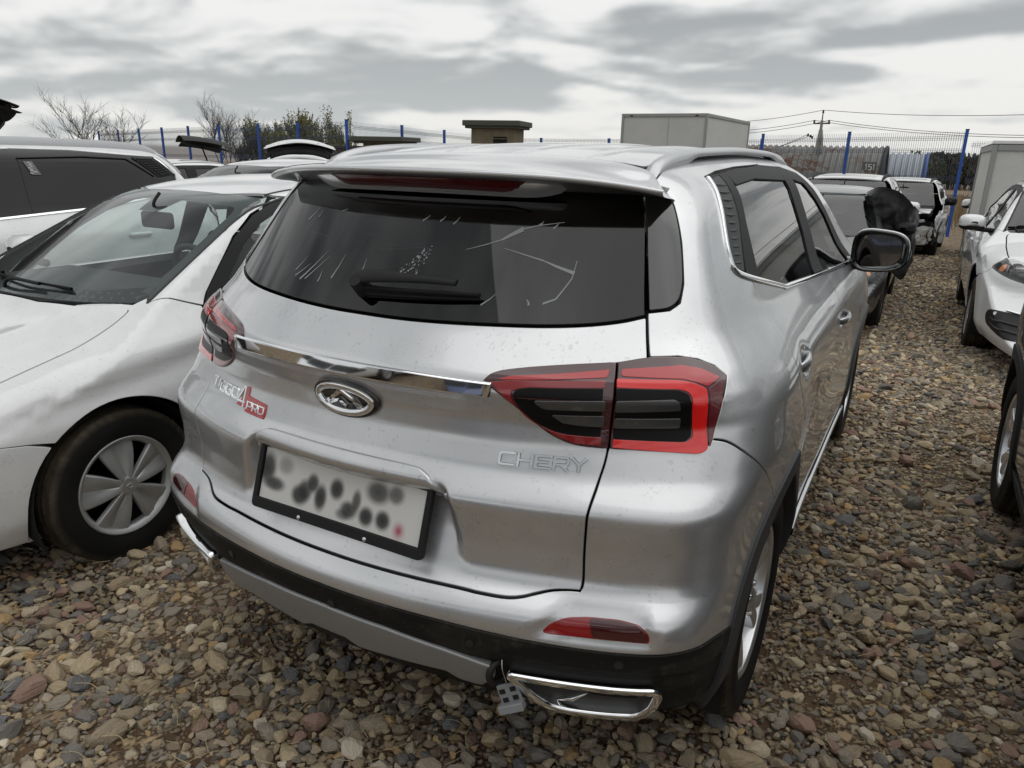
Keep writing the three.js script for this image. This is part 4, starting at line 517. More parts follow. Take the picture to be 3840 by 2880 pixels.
function hubcapWheel(car, name, { r = .315, w = .19, rimR = .195, s = 1 }) {
  const g = new THREE.Group(); g.name = name; car.add(g);
  part(g, 'tyre', tyreGeo(r, w, rimR + .006, { lugs: 72, depth: .005 }), tyreDirt);
  part(g, 'rim', lathe([[rimR + .01, s * w * .40], [rimR, s * w * .36], [rimR - .02, s * w * .05], [rimR - .02, -s * w * .4]], 48), M.dark);
  const cap = (t) => s * (w * .40 + .014 - .022 * t * t * t);
  part(g, 'hubcap_rim', lathe([[rimR + .008, s * w * .40], [rimR + .009, s * w * .44], [rimR + .002, s * (w * .44 + .006)], [rimR - .012, cap(.95)], [rimR - .018, cap(.92) - s * .006], [rimR - .02, s * w * .25]], 72), M.hub);
  part(g, 'hubcap_centre', lathe([[.001, cap(0) + s * .002], [.02, cap(0) + s * .002], [.024, cap(.1)], [.030, cap(.1) + s * .003], [.036, cap(.15) - s * .002], [.05, cap(.2) - s * .01]], 36), M.hub);
  part(g, 'hubcap_badge', tf(new THREE.TorusGeometry(.013, .0022, 8, 24), { r: [0, Math.PI / 2, 0], s: [1, .62, 1], t: [cap(0) + s * .003, 0, 0] }), M.hub);
  for (let k = 0; k < 10; k++) { // fins: broad at the rim, each with a raised ridge on one edge
    const a = (k + (k % 2 ? .07 : -.07)) / 10 * Math.PI * 2, rows = [], tw = (k % 2 ? .12 : -.12); for (let i = 0; i <= 10; i++) { const t = i / 10, q = lerp(.030, rimR - .008, t), an = a + tw * t, hw = lerp(.013, .046, t ** 1.1), c = [q * Math.cos(an), q * Math.sin(an)], e = [-Math.sin(an), Math.cos(an)], x = cap(.15 + .8 * t), d = k % 2 ? 1 : -1, n = .010 * Math.sin(Math.min(1, t * 1.1) * 2.6); rows.push([[x - s * .018, -hw * 1.05 * d], [x - s * .002, -hw * d], [x + s * .001, -hw * .8 * d], [x - s * .001, -hw * .1 * d], [x - s * (.002 + n), hw * .25 * d], [x - s * (.003 + n), hw * .75 * d], [x - s * .02, hw * d]].map(([xx, o]) => [xx, c[0] + e[0] * o, c[1] + e[1] * o])); }
    part(g, 'hubcap_fin', sheet(rows), M.hub); }
  return g;
}
function carInterior(car, hw, zf, zr, floor, dashY, dashZ, seatZ, roofY) {
  part(car, 'floor', box(hw * 2, .3, zr - zf, 0, floor, (zf + zr) / 2), M.dark);
  part(car, 'dashboard', tf(new RoundedBoxGeometry(hw * 1.9, .26, .5, 3, .1), { t: [0, dashY, dashZ] }), M.interior);
  part(car, 'steering_wheel', tf(new THREE.TorusGeometry(.18, .016, 8, 32), { r: [-.42, 0, 0], t: [-.34, dashY + .12, dashZ + .32] }), M.interior);
  for (const [x, z] of [[-.34, seatZ], [.34, seatZ], [-.34, seatZ + .85], [.34, seatZ + .85]]) { part(car, 'seat_back', tf(new RoundedBoxGeometry(.5, .58, .14, 3, .05), { r: [.2, 0, 0], t: [x, floor + .45, z] }), M.cloth); part(car, 'seat_cushion', new RoundedBoxGeometry(.5, .15, .5, 3, .05).translate(x, floor + .2, z - .3), M.cloth); part(car, 'headrest', tf(new RoundedBoxGeometry(.25, .16, .1, 3, .045), { r: [.2, 0, 0], t: [x, floor + .82, z + .09] }), M.cloth); }
  part(car, 'rear_view_mirror', merge([tf(new RoundedBoxGeometry(.235, .085, .035, 3, .03), { t: [0, roofY - .155, dashZ + .34] }), tube([[0, roofY - .12, dashZ + .34], [0, roofY - .07, dashZ + .33], [0, roofY - .02, dashZ + .37]], .008, 6)]), M.plastic);
}
function wiper(car, B, ray, P, base) { const h = (u, v, o) => { const q = hit(B, ray, u, v); return [q[0] + q[3] * o, q[1] + q[4] * o, q[2] + q[5] * o]; }; const m = part(car, 'wiper', tube([base, h(...P[0], .03), h(lerp(P[0][0], P[1][0], .55), lerp(P[0][1], P[1][1], .55), .024)], .008, 8), M.plastic); part(m, 'wiper_blade', merge([tube([h(...P[2], .012), h((P[2][0] + P[1][0]) / 2, (P[2][1] + P[1][1]) / 2, .018), h(...P[1], .012)], .0065, 8), tube([h(P[2][0], P[2][1], .004), h(P[1][0], P[1][1], .004)], .004, 6)]), M.rubber); }
function doorMirror(car, s, x, y, z, cap, { w = .11, h = .075, face = 1, low = M.plastic } = {}) { // face: the glass looks towards +z (backwards)
  const g = thingless(car, 'door_mirror'); g.position.set(s * x, y, z);
  const ring = (kx, ky, zz, dx = 0, y0 = -9, y1 = 9) => Array.from({ length: 28 }, (_, i) => { const a = i / 28 * Math.PI * 2, c = Math.cos(a), q = Math.sin(a), e = .66; return [s * (Math.sign(c) * Math.abs(c) ** e * kx + dx), clamp(Math.sign(q) * Math.abs(q) ** e * ky, y0, y1), zz]; });
  const shell = (y0, y1) => sheet([ring(w * .95, h * .95, .03, 0, y0, y1), ring(w, h, .0, 0, y0, y1), ring(w * .95, h * .93, -.045, -.005, y0, y1), ring(w * .72, h * .68, -.085, -.012, y0, y1), ring(w * .25, h * .2, -.105, -.02, y0, y1)], true);
  part(g, 'mirror_cap', shell(-h * .45, 9), cap); part(g, 'mirror_foot', shell(-9, -h * .46), low);
  part(g, 'mirror_glass', tf(new THREE.ShapeGeometry(new THREE.Shape(ring(w * .9, h * .9, 0).map((p) => new THREE.Vector2(p[0], p[1]))), 4), { t: [0, 0, .028] }), M.mirror);
  part(g, 'mirror_arm', tube([[-s * (w + .09), -h * .9, -.02], [-s * w * .8, -h * .8, -.025], [-s * w * .3, -h * .7, -.03]], .022, 8), low);
  part(g, 'mirror_indicator', tube([[s * w * .55, h * .1, -.078], [s * w * .9, h * .05, -.045], [s * w, 0, -.01]], .006, 6), M.lens);
  return g;
}
function buildSedan(name, label, group, { paint = M.white, glass = M.glassClear, tyreMat, front = true, rightMirror = true, dark = false, wheels = 'hubcap', side = M.glassTint, seed = 1 } = {}) {
  const car = thing(name, label, 'car', group), B = sedanB, F = radFam(.2, .55, .6), both = [1, -1];
  const sd = (P, d = .04) => conv(B, rays.side(1), F.inv, P, d), tp = (P, d = .04) => conv(B, rays.top(.5), F.inv, P.map(([z, x]) => [x, z]), d), ft = (P, d = .04) => conv(B, rays.front(-2.2), F.inv, P, d), nf = (P, d = .03) => conv(B, rays.front(-3.4), F.inv, P, d);
  const symR = (n, P, mat, o) => { for (const s of both) part(car, n, panel(B, F.ray(s), P, { res: .035, ...o }), mat); };
  const wrapN = (() => { const f = rays.wrap(.42, -.72, .5); return (u, v) => { const q = f(u, v); return [q[0], q[1], -4.41 - q[2], q[3], q[4], -q[5]]; }; })();
  const invN = (p) => { const ax = Math.abs(p[0]), zz = -4.41 - p[2]; let u; if (zz <= -.72) u = .42 + .5 * Math.PI / 2 + (-.72 - zz); else if (ax <= .42) u = ax; else u = .42 + Math.atan2(ax - .42, zz + .72) * .5; return [u, p[1]]; };
  const wn = (P, d = .03) => conv(B, wrapN, F.inv, P, d);
  const top = rays.top(.5), hoodSide = spline([[.40, -3.435], [.52, -3.385], [.60, -3.345], [.650, -3.36], [.668, -3.42], [.672, -3.55], [.682, -3.8], [.668, -4.05], [.625, -4.20]], .02), sym = (H) => [...H, ...mirrorP(H)];
  const hoodHalf = [[.2, -3.47], ...hoodSide, [.5, -4.262], [.3, -4.315], [.12, -4.335]];
  part(car, 'bonnet', panel(B, top, sym(hoodHalf), { res: .028, gap: .006, skirt: .03, round: .004 }), paint);
  symR('front_fender', [...tp(hoodSide.filter((p) => p[1] < -3.36).map(([x, z]) => [z, x + .006])), ...wn([[.655, .772], [.705, .764], [.756, .746], [.80, .694], [.792, .668]]), ...sd([[-4.02, .615], [-3.92, .60]]), ...sd(arcP(-3.59, .31, .372, 133, -2, 26), .05), ...sd([[-3.13, .25], [-3.13, .45], [-3.11, .6], [-3.07, .74], [-3.06, .86], [-3.10, .925], [-3.10, .95]]), ...ft([[.706, .995], [.69, .985]]), ...tp([[-3.28, .665], [-3.335, .645]])], paint, { gap: .0018, res: .028 });
  // bumper: one skin round the nose
  const sdN = (P, d = .04) => conv(B, rays.side(1), invN, P, d);
  const lampLow = spline([[.30, .565], [.40, .575], [.50, .59], [.60, .612], [.70, .645], [.78, .672]], .02);
  const grilleSlot = [[0, .56], [.28, .56]];
  const bumpHalf = [[0, .20], [.3, .205], [.55, .21], [.75, .215], ...sdN([[-3.90, .20]]), ...sdN(arcP(-3.59, .31, .372, 197, 136, 10), .05), ...sdN([[-3.93, .597], [-4.02, .612]]), [.79, .668], ...lampLow.slice().reverse(), [.22, .555], [0, .553]];
  part(car, 'front_bumper', panel(B, wrapN, [...bumpHalf, ...mirrorP(bumpHalf).slice(1, -1)], { res: .025, gap: .0018, skirt: .02 }), paint);
  for (const s of both) { const q = (P) => s > 0 ? P : mirrorP(P);
    // head lamp: dark bowl, reflectors, clear cover
    const out = [...lampLow.map(([u, v]) => [u, v + .003]), ...spline([[.79, .690], [.748, .738], [.70, .756], [.60, .742], [.45, .705], [.34, .672], [.27, .62], [.28, .567]], .02)];
    const hl = part(car, 'headlamp', panel(B, wrapN, q(out), { res: .03, off: -.03, skirt: 0 }), M.gloss);
    part(hl, 'lamp_surround', bead(B, wrapN, q(out), .012, .006, { closed: true, lift: -.006 }), M.gloss);
    const bowl = (u, v, r, m = M.chrome) => { const h = hit(B, wrapN, s * u, v); const b = part(hl, 'reflector_bowl', new THREE.SphereGeometry(r, 24, 12, 0, Math.PI * 2, Math.PI * .55, Math.PI * .45), m); b.position.set(h[0] - h[3] * .004, h[1] - h[4] * .004, h[2] - h[5] * .004); b.quaternion.setFromUnitVectors(new THREE.Vector3(0, 1, 0), new THREE.Vector3(h[3] * .35, h[4] * .2, h[5]).normalize()); const l = part(hl, 'bulb_lens', new THREE.SphereGeometry(r * .42, 18, 12), M.lens); l.position.set(h[0] - h[3] * .03, h[1] - h[4] * .03, h[2] - h[5] * .03); };
    bowl(.60, .685, .058); bowl(.48, .648, .05); bowl(.44, .61, .028);
    part(hl, 'indicator', panel(B, wrapN, q(roundP([[.705, .668], [.742, .682], [.735, .722], [.705, .732], [.69, .70]], .01)), { res: .03, off: -.022, skirt: .004 }), M.amber);
    part(hl, 'lamp_cover', panel(B, wrapN, q(out), { res: .03, gap: .002, off: .001, skirt: .004 }), M.lens);
    // low intake with its dark frame
    const slot = roundP([[.30, .31], [.55, .325], [.665, .36], [.68, .41], [.64, .445], [.55, .44], [.30, .415]], .03);
    const it = part(car, 'bumper_intake', panel(B, wrapN, q(slot), { res: .03, off: .007, skirt: .014 }), M.plastic);
    for (let k = 0; k < 2; k++) part(it, 'intake_bar', bead(B, wrapN, q([[.32, .345 + k * .035], [.5, .352 + k * .035], [.63, .375 + k * .03]]), .012, .008, { lift: .008, taper: .2 }), M.plasticGrey);
    part(it, 'chrome_trim', bead(B, wrapN, q(spline([[.30, .425], [.45, .432], [.56, .446]], .02)), .012, .008, { lift: .008 }), M.chrome);
  }
  const gr = part(car, 'grille', panel(B, wrapN, roundP([[-.26, .57], [.26, .57], [.27, .62], [.31, .675], [-.31, .675], [-.27, .62]], .02), { res: .04, off: .001, skirt: .01 }), M.gloss); part(gr, 'grille_bar', bead(B, wrapN, [[-.27, .612], [0, .612], [.27, .612]], .018, .01, { lift: .004 }), M.chrome);
  part(car, 'lower_grille', panel(B, wrapN, roundP([[-.27, .29], [.27, .29], [.28, .42], [-.28, .42]], .02), { res: .05, off: .007, skirt: .014 }), M.plastic);
  // cowl and screen
  part(car, 'cowl', panel(B, top, sym([[.2, -3.462], ...hoodSide.filter((p) => p[1] > -3.39 && p[0] < .62).map(([x, z]) => [x, z + .005]), [.69, -3.25], [.63, -3.21], [.40, -3.33], [.15, -3.38]]), { res: .05, off: -.006, skirt: 0 }), M.plastic);
  const wsP = roundP([[-.690, .985], [-.40, .975], [.40, .975], [.690, .985], [.535, 1.372], [.3, 1.392], [-.3, 1.392], [-.535, 1.372]], [.05, .2, .2, .05, .04, .1, .1, .04]);
  const fr = rays.front(-2.2), ws = part(car, 'windscreen', panel(B, fr, wsP, { res: .04, off: -.002, skirt: .004, gap: .003 }), glass);
  { const inn = roundP([[-.62, 1.03], [0, 1.02], [.62, 1.03], [.495, 1.335], [.1, 1.352], [.085, 1.30], [-.085, 1.30], [-.1, 1.352], [-.495, 1.335]], [.07, .3, .07, .04, .01, .02, .02, .01, .04]); const cast = (P, a) => { const c = [0, 1.18], dx = Math.cos(a), dy = Math.sin(a); let best = 9; for (let k = 0; k < P.length; k++) { const p = P[k], q = P[(k + 1) % P.length], ex = q[0] - p[0], ey = q[1] - p[1], den = dx * ey - dy * ex; if (Math.abs(den) < 1e-9) continue; const wx = p[0] - c[0], wy = p[1] - c[1], t = (wx * ey - wy * ex) / den, m = (wx * dy - wy * dx) / den; if (t > 0 && m >= -1e-6 && m <= 1 + 1e-6) best = Math.min(best, t); } return [c[0] + dx * best, c[1] + dy * best]; };
    const rows = [[], [], [], []], N = 200, wo = inset(wsP, .004); for (let k = 0; k < N; k++) { const a = k / N * Math.PI * 2, p = cast(inn, a), q = cast(wo, a); for (let r = 0; r < 4; r++) { const h = hit(B, fr, lerp(p[0], q[0], r / 3), lerp(p[1], q[1], r / 3)); rows[r].push([h[0] - h[3] * .006, h[1] - h[4] * .006, h[2] - h[5] * .006]); } } part(ws, 'ceramic_border', sheet(rows, true), MAT([.03, .032, .034], .5)); }
  for (const s of both) part(car, 'windscreen_seal', bead(B, fr, s > 0 ? [[.694, .985], [.54, 1.372]] : [[-.694, .985], [-.54, 1.372]], .012, .004, { res: .05 }), M.seal);
  wiper(car, B, fr, [[.10, 1.0], [-.30, 1.005], [.30, 1.012]], [.16, .965, -3.42]); wiper(car, B, fr, [[.60, 1.01], [.28, 1.02], [.66, 1.02]], [.58, .968, -3.36]);
  // flanks
  const cant = [...ft([[.693, .99], [.708, .999]]), ...sd([[-3.09, .955], [-3.05, 1.0], [-2.93, 1.10], [-2.79, 1.215], [-2.62, 1.305], [-2.44, 1.36], [-2.2, 1.382], [-2.05, 1.386], [-1.6, 1.385], [-1.25, 1.355], [-.95, 1.26], [-.75, 1.13], [-.62, 1.02], [-.5, 1.0]]), ...tp([[-.62, .66], [-.95, .60], [-1.25, .50], [-1.8, .495], [-2.45, .49]]), ...ft([[.49, 1.385], [.538, 1.372], [.693, .99]])];
  symR('body_side', cant, paint, { res: .035, gap: .001 });
  const bG = [[-2.02, .25], [-2.0, .6], [-1.96, .95]], door = (n, P) => symR(n, P, paint, { gap: .002, res: .04 });
  door('front_door', [...sd([[-3.125, .25], [-3.125, .45], [-3.105, .6], [-3.065, .74], [-3.055, .86], [-3.09, .925], [-3.085, .948], [-1.96, .955]]), ...sd(bG.slice().reverse()).slice(1)]);
  door('rear_door', [...sd([[-2.0, .25], [-1.99, .6], [-1.95, .955], [-.88, .985], [-.86, .86], [-.95, .74]]), ...sd(arcP(-.95, .31, .372, 90, 170, 12), .05), ...sd([[-1.33, .25]])]);
  symR('rear_quarter', [...sd([[-.86, .985], [-.84, .86], [-.93, .74]]), ...sd(arcP(-.95, .31, .372, 88, 0, 14), .05), ...sd([[-.5, .3], [-.28, .5], [-.3, .9], [-.45, .985]])], paint, { res: .05 });
  symR('window_frame', sd([[-3.075, .952], [-3.035, 1.0], [-2.915, 1.10], [-2.775, 1.208], [-2.61, 1.297], [-2.435, 1.353], [-2.2, 1.375], [-2.05, 1.379], [-1.6, 1.378], [-1.26, 1.348], [-.97, 1.252], [-.80, 1.14], [-.72, 1.0], [-.9, .992], [-.98, 1.1], [-1.1, 1.22], [-1.35, 1.31], [-1.62, 1.335], [-1.88, 1.335], [-1.95, .97], [-2.07, .967], [-2.05, 1.345], [-2.2, 1.342], [-2.43, 1.318], [-2.59, 1.262], [-2.74, 1.175], [-2.88, 1.06], [-2.97, .965]]), M.plastic, { off: -.002 });
  symR('front_door_window', sd([[-2.97, .967], [-2.88, 1.06], [-2.74, 1.175], [-2.59, 1.262], [-2.43, 1.318], [-2.2, 1.342], [-2.055, 1.345], [-2.07, .968]]), side, { off: -.008, skirt: .003, res: .06 });
  symR('rear_door_window', sd([[-1.945, .972], [-1.885, 1.335], [-1.62, 1.335], [-1.35, 1.31], [-1.1, 1.22], [-.98, 1.1], [-.9, .993]]), side, { off: -.008, skirt: .003, res: .06 });
  part(car, 'roof', panel(B, top, roundP([[-.485, -1.25], [-.49, -2.42], [-.3, -2.53], [.3, -2.53], [.49, -2.42], [.485, -1.25]], .03), { res: .05, gap: .003, skirt: .015 }), paint);
  for (const s of both) part(car, 'roof_moulding', bead(B, top, s > 0 ? [[.492, -1.27], [.497, -1.8], [.493, -2.44]] : [[-.492, -1.27], [-.497, -1.8], [-.493, -2.44]], .012, .003, { res: .06 }), M.seal);
  part(car, 'rear_window', panel(B, rays.back(-1.6), roundP([[-.62, 1.02], [.62, 1.02], [.5, 1.385], [-.5, 1.385]], .04), { res: .06, off: -.003, skirt: .004 }), side);
  part(car, 'boot_lid', panel(B, top, roundP([[-.6, -.52], [.6, -.52], [.62, -.18], [-.62, -.18]], .04), { res: .06 }), paint);
  part(car, 'rear_bumper', panel(B, rays.back(-.8), roundP([[-.8, .25], [.8, .25], [.76, .92], [-.76, .92]], .05), { res: .07 }), paint);
  for (const s of both) { part(car, 'sill', panel(B, rays.side(s, .4), [[-1.34, .25], [-1.34, .17], [-3.2, .17], [-3.2, .25]], { res: .1, off: -.004, skirt: .02 }), paint); for (const z of [-2.85, -1.85]) { const h = hit(B, rays.side(s), z + .75, .83); part(car, 'door_handle', tf(new THREE.CapsuleGeometry(.013, .13, 6, 12), { r: [Math.PI / 2, 0, 0], t: [h[0] + s * .025, h[1], h[2]] }), paint); } }
  for (const s of both) if (s > 0 || rightMirror) doorMirror(car, s, .93, 1.05, -2.88, dark ? M.plastic : paint);
  for (const s of both) for (const z of [-.95, -3.59]) { const w = wheels === 'hubcap' ? hubcapWheel(car, 'wheel', { s }) : alloyWheel(car, 'wheel', { s, r: .315, w: .19, rimR: .2 }); w.position.set(s * .765, .312, z); w.rotation.x = .3 * seed; archLiner(car, s * .84, s * .5, z, .31, .36); }
  part(car, 'engine_bay', box(1.26, .42, .7, 0, .42, -3.82), M.dark); part(car, 'under_tray', box(1.3, .05, 4.0, 0, .19, -2.15), M.dark);
  for (const s of both) part(car, 'door_lining', panel(B, rays.side(s), [[-1.0, .4], [-1.0, .95], [-3.0, .90], [-3.0, .4]], { res: .2, off: -.04, skirt: 0 }), M.interior);
  part(car, 'headliner', panel(B, top, [[-.46, -1.3], [-.46, -2.45], [.46, -2.45], [.46, -1.3]], { res: .15, off: -.03, skirt: 0 }), M.headliner);
  carInterior(car, .66, -3.15, -.7, .36, .86, -3.05, -1.95, 1.40);
  return car;
}
/* ------------------------------------------------------------------ other SUVs on the same solid as the silver one */
function buildSUV(name, label, group, { paint = M.white, glass = M.tint, front = true, tail = true, tailgateOpen = false, lidAngle = -1.62, crash = false, style = 'kick', cladding = M.plasticGrey, rails = M.satin, alloys = true, res = .05, dim = false, mirrors = [1, -1] } = {}) {
  const car = thing(name, label, 'car', group), B = heroB, both = [1, -1], F = radFam(.2, .95, .6);
  const sd = (P, d = .05) => conv(B, rays.side(1), F.inv, P, d), wr = (P, d = .04) => conv(B, heroWrap, F.inv, P, d), tp = (P, d = .06) => conv(B, rays.top(.9), F.inv, P.map(([z, x]) => [x, z]), d);
  const symR = (n, P, mat, o) => { for (const s of both) part(car, n, panel(B, F.ray(s), P, { res, ...o }), mat); };
  const flow = style === 'flow';
  const winRear = flow ? [[-.86, 1.532], [-.66, 1.523], [-.60, 1.462], [-.545, 1.402], [-.56, 1.36], [-.78, 1.25]] : [[-.99, 1.551], [-.834, 1.538], [-.76, 1.467], [-.70, 1.38], [-.687, 1.318], [-.735, 1.298], [-.826, 1.279]];
  const doorG = [[flow ? -.78 : -.826, flow ? 1.25 : 1.279], [-.846, 1.170], [-.85, 1.05], [-.95, .90], [-1.08, .82]];
  symR('rear_quarter', [...wr([[.772, 1.006], [.794, 1.085], [.819, 1.131], [.762, 1.166], [.657, 1.174], [.660, 1.255], [.669, 1.5], [.79, 1.506], [.815, 1.514]]), ...tp([[-.565, .55], [-.75, .53], [-1.2, .525], [-1.63, .525]]), ...tp([[-1.63, .525], [-1.63, .575]]).slice(1), ...sd([[-1.63, 1.567], [-1.25, 1.561], ...winRear]), ...sd(doorG), ...sd(arcP(-.80, .345, .455, 128, 0, 14)), ...sd([[-.33, .4], [-.30, .55]]), ...wr([[.80, .7], [.772, 1.006]])], paint, { gap: .002 });
  symR('roof_side', [...tp([[-1.80, .525], [-2.3, .53], [-2.46, .53]]), ...sd([[-2.30, 1.555], [-2.52, 1.47], [-2.9, 1.25], [-3.12, 1.12], [-3.02, 1.105], [-2.80, 1.128], [-2.74, 1.20], [-2.58, 1.36], [-2.42, 1.46], [-2.25, 1.533], [-2.0, 1.558], [-1.63, 1.566]]), ...tp([[-1.63, .575], [-1.63, .525], [-1.80, .525]])], paint, {});
  symR('rear_door', [...sd(doorG), ...sd(arcP(-.80, .345, .455, 129, 166, 8)), ...sd([[-1.25, .40], [-1.98, .37], [-2.0, .9], [-1.918, 1.160], [-1.244, 1.203]])], paint, { gap: .003 });
  symR('front_door', sd([[-1.918, 1.160], [-2.0, .9], [-1.98, .36], [-2.9, .36], [-2.93, .7], [-2.92, .9], [-2.78, 1.116]]), paint, { gap: .003 });
  symR('front_fender', [...sd([[-2.80, 1.112], [-2.92, .9], [-2.93, .7], [-2.9, .40]]), ...sd(arcP(-3.39, .345, .455, 8, 150, 20)), ...sd([[-3.84, .62], [-3.95, .74], [-3.98, .84], [-3.9, .93], [-3.4, 1.0], [-3.1, 1.05]])], paint, { gap: .003 });
  const belt = flow ? [[-.78, 1.25], [-1.2, 1.196], [-1.918, 1.16], [-2.74, 1.118]] : [[-.826, 1.279], [-1.142, 1.216], [-1.244, 1.203], [-1.918, 1.160], [-2.74, 1.118]];
  const topL = [[-2.80, 1.125], [-2.74, 1.197], [-2.58, 1.357], [-2.42, 1.457], [-2.25, 1.53], [-2.0, 1.555], [-1.63, 1.562], [-1.25, 1.556], ...(flow ? [[-.86, 1.53], [-.665, 1.52]] : [[-.99, 1.547], [-.846, 1.533]])];
  const rg = flow ? [[-1.66, 1.19], [-1.62, 1.512], [-1.2, 1.522], [-.90, 1.508], [-.74, 1.39], [-.86, 1.255], [-1.2, 1.208]] : [[-1.758, 1.184], [-1.838, 1.510], [-1.35, 1.525], [-1.06, 1.513], [-.988, 1.41], [-.935, 1.268], [-1.14, 1.226]];
  const fg = [[-2.655, 1.135], [-2.595, 1.20], [-2.50, 1.343], [-2.38, 1.418], [-2.22, 1.491], [-1.92, 1.512], [-1.95, 1.172]];
  symR('window_frame', [...sd(topL), ...sd(flow ? [[-.55, 1.402], [-.57, 1.365], ...belt] : [[-.72, 1.38], [-.70, 1.322], ...belt])], M.tint, { off: -.006 });
  symR('rear_door_window', sd(rg), glass, { off: -.0035, skirt: .003 }); symR('front_door_window', sd(fg), glass, { off: -.0035, skirt: .003 });
  for (const s of both) part(car, 'chrome_window_trim', bead(B, rays.side(s), flow ? [...belt.map(([z, y]) => [z, y + .004])] : [[-.842, 1.533], [-.765, 1.462], [-.70, 1.36], [-.735, 1.302], ...belt], .018, .006, { res: .06 }), M.chrome);
  if (flow) for (const s of both) {
    const vp = part(car, 'window_vent_panel', panel(B, rays.side(s), [[-.845, 1.517], [-.672, 1.510], [-.567, 1.402], [-.70, 1.385]], { res: .04, off: .0, skirt: .004 }), M.plastic); for (let k = 0; k < 8; k++) { const t = (k + .5) / 8; part(vp, 'vent_fin', bead(B, rays.side(s), [[lerp(-.70, -.845, t) + .02, lerp(1.39, 1.512, t)], [lerp(-.58, -.68, t) - .02, lerp(1.403, 1.508, t)]], .012, .006, { lift: 0, res: .05 }), M.plastic); }
    part(car, 'chrome_blade', panel(B, rays.side(s), [[-.668, 1.513], [-.640, 1.513], [-.540, 1.405], [-.562, 1.402]], { res: .03, off: .003, skirt: .006 }), M.chrome);
    part(car, 'rear_door_glass_seal', bead(B, rays.side(s), [rg[1], rg[2], rg[3], rg[4]], .012, .005, { res: .04 }), M.seal);
  }
  part(car, 'roof', panel(B, rays.top(.9), roundP([[-.50, -.40], [-.5, -1.5], [-.5, -2.46], [.5, -2.46], [.5, -1.5], [.50, -.40]], .03), { res: res * 1.3, gap: .004, skirt: .02 }), paint);
  part(car, 'sunroof', panel(B, rays.top(.9), roundP([[-.40, -1.3], [-.40, -2.3], [.40, -2.3], [.40, -1.3]], .05), { res: .1, off: .002, skirt: .003 }), M.gloss);
  for (const s of both) { const rows = [], zs = 30; for (let i = 0; i <= zs; i++) { const t = i / zs, z = lerp(-.52, -2.44, t), e = Math.min(1, Math.min(t, 1 - t) / .13), up = Math.sqrt(1 - (1 - e) * (1 - e)), y0 = hit(B, rays.top(.9), .515 * s, z)[1], top = y0 - .004 + .046 * up, w = .024; rows.push([[-w, y0 - .01], [-w * .62, top - .004], [0, top], [w * .62, top - .004], [w, y0 - .014]].map(([a, b]) => [.515 * s + a * s, b, z])); } part(car, 'roof_rail', sheet(rows), rails); }
  for (const s of both) for (const cz of [-.80, -3.39]) part(car, 'arch_cladding', panel(B, rays.side(s, .5), [...arcP(cz, .345, .453, -8, 186, 26), ...arcP(cz, .345, .39, 186, -8, 26)], { res: .05, off: .009, skirt: .05, round: .006 }), cladding);
  for (const s of both) { part(car, 'sill_cladding', panel(B, rays.side(s, .4), [[-1.24, .36], [-1.24, .20], [-2.95, .20], [-2.95, .34]], { res: .1, off: .004, skirt: .03 }), M.plastic); for (const [z, y] of [[-1.02, 1.02], [-2.17, .945]]) { const h = hit(B, rays.side(s), z - .02, y); part(car, 'door_handle', tf(new THREE.CapsuleGeometry(.014, .14, 6, 12), { r: [Math.PI / 2, 0, 0], t: [h[0] + s * .026, h[1], h[2]] }), paint); } }
  // tail
  part(car, 'spoiler', panel(B, rays.top(.9), roundP([[-.56, -.60], [.56, -.60], [.60, -.44], [.3, -.34], [-.3, -.34], [-.60, -.44]], .03), { res: .06, off: .012, skirt: .03 }), paint);
  const tg = [[-.556, .67], [0, .656], [.556, .67], [.56, .86], [.59, 1.0], [.652, 1.17], [.655, 1.246], [0, 1.212], [-.655, 1.246], [-.652, 1.17], [-.59, 1.0], [-.56, .86]];
  if (!tailgateOpen) { part(car, 'tailgate', panel(B, heroWrap, tg, { res: .05, gap: .003 }), paint); part(car, 'rear_window', panel(B, heroWrap, [[-.655, 1.25], [0, 1.216], [.655, 1.25], [.67, 1.5], [0, 1.53], [-.67, 1.5]], { res: .05, off: -.002, skirt: .004 }), glass); }
  else { // raised on its hinges at the roof edge
    const lid = thingless(car, 'open_tailgate'); lid.position.set(0, 1.55, -.52); lid.rotation.x = lidAngle; const sh = (g) => { g.translate(0, -1.55, .52); return g; };
    part(lid, 'tailgate_skin', sh(panel(B, heroWrap, tg, { res: .05 })), paint); part(lid, 'rear_window', sh(panel(B, heroWrap, [[-.655, 1.25], [0, 1.216], [.655, 1.25], [.67, 1.5], [0, 1.53], [-.67, 1.5]], { res: .05 })), glass); part(lid, 'tailgate_lining', sh(panel(B, heroWrap, [[-.6, .70], [0, .69], [.6, .70], [.62, 1.2], [0, 1.19], [-.62, 1.2]], { res: .06, off: -.05, skirt: 0 })), M.dark);
    for (const s of both) part(car, 'gas_strut', tube([[s * .56, 1.35, -.50], [s * .55, 1.62, -.18]], .012, 6), M.rubber); }
  part(car, 'rear_bumper', panel(B, heroWrap, [[-.82, .36], [0, .36], [.82, .36], [.80, .70], [.56, .66], [0, .65], [-.56, .66], [-.80, .70]], { res: .06 }), paint);
  for (const s of both) { const P = [[.37, 1.11], [.585, .99], [.76, 1.0], [.81, 1.13], [.65, 1.165]]; part(car, 'tail_lamp', panel(B, heroWrap, s > 0 ? P : mirrorP(P), { res: .05, off: .008 }), M.redDeep); }
  // nose
  const nz = -4.30, wrapF = (() => { const f = rays.wrap(.42, -.72, .5); return (u, v) => { const q = f(u, v); return [q[0], q[1], nz - q[2], q[3], q[4], -q[5]]; }; })();
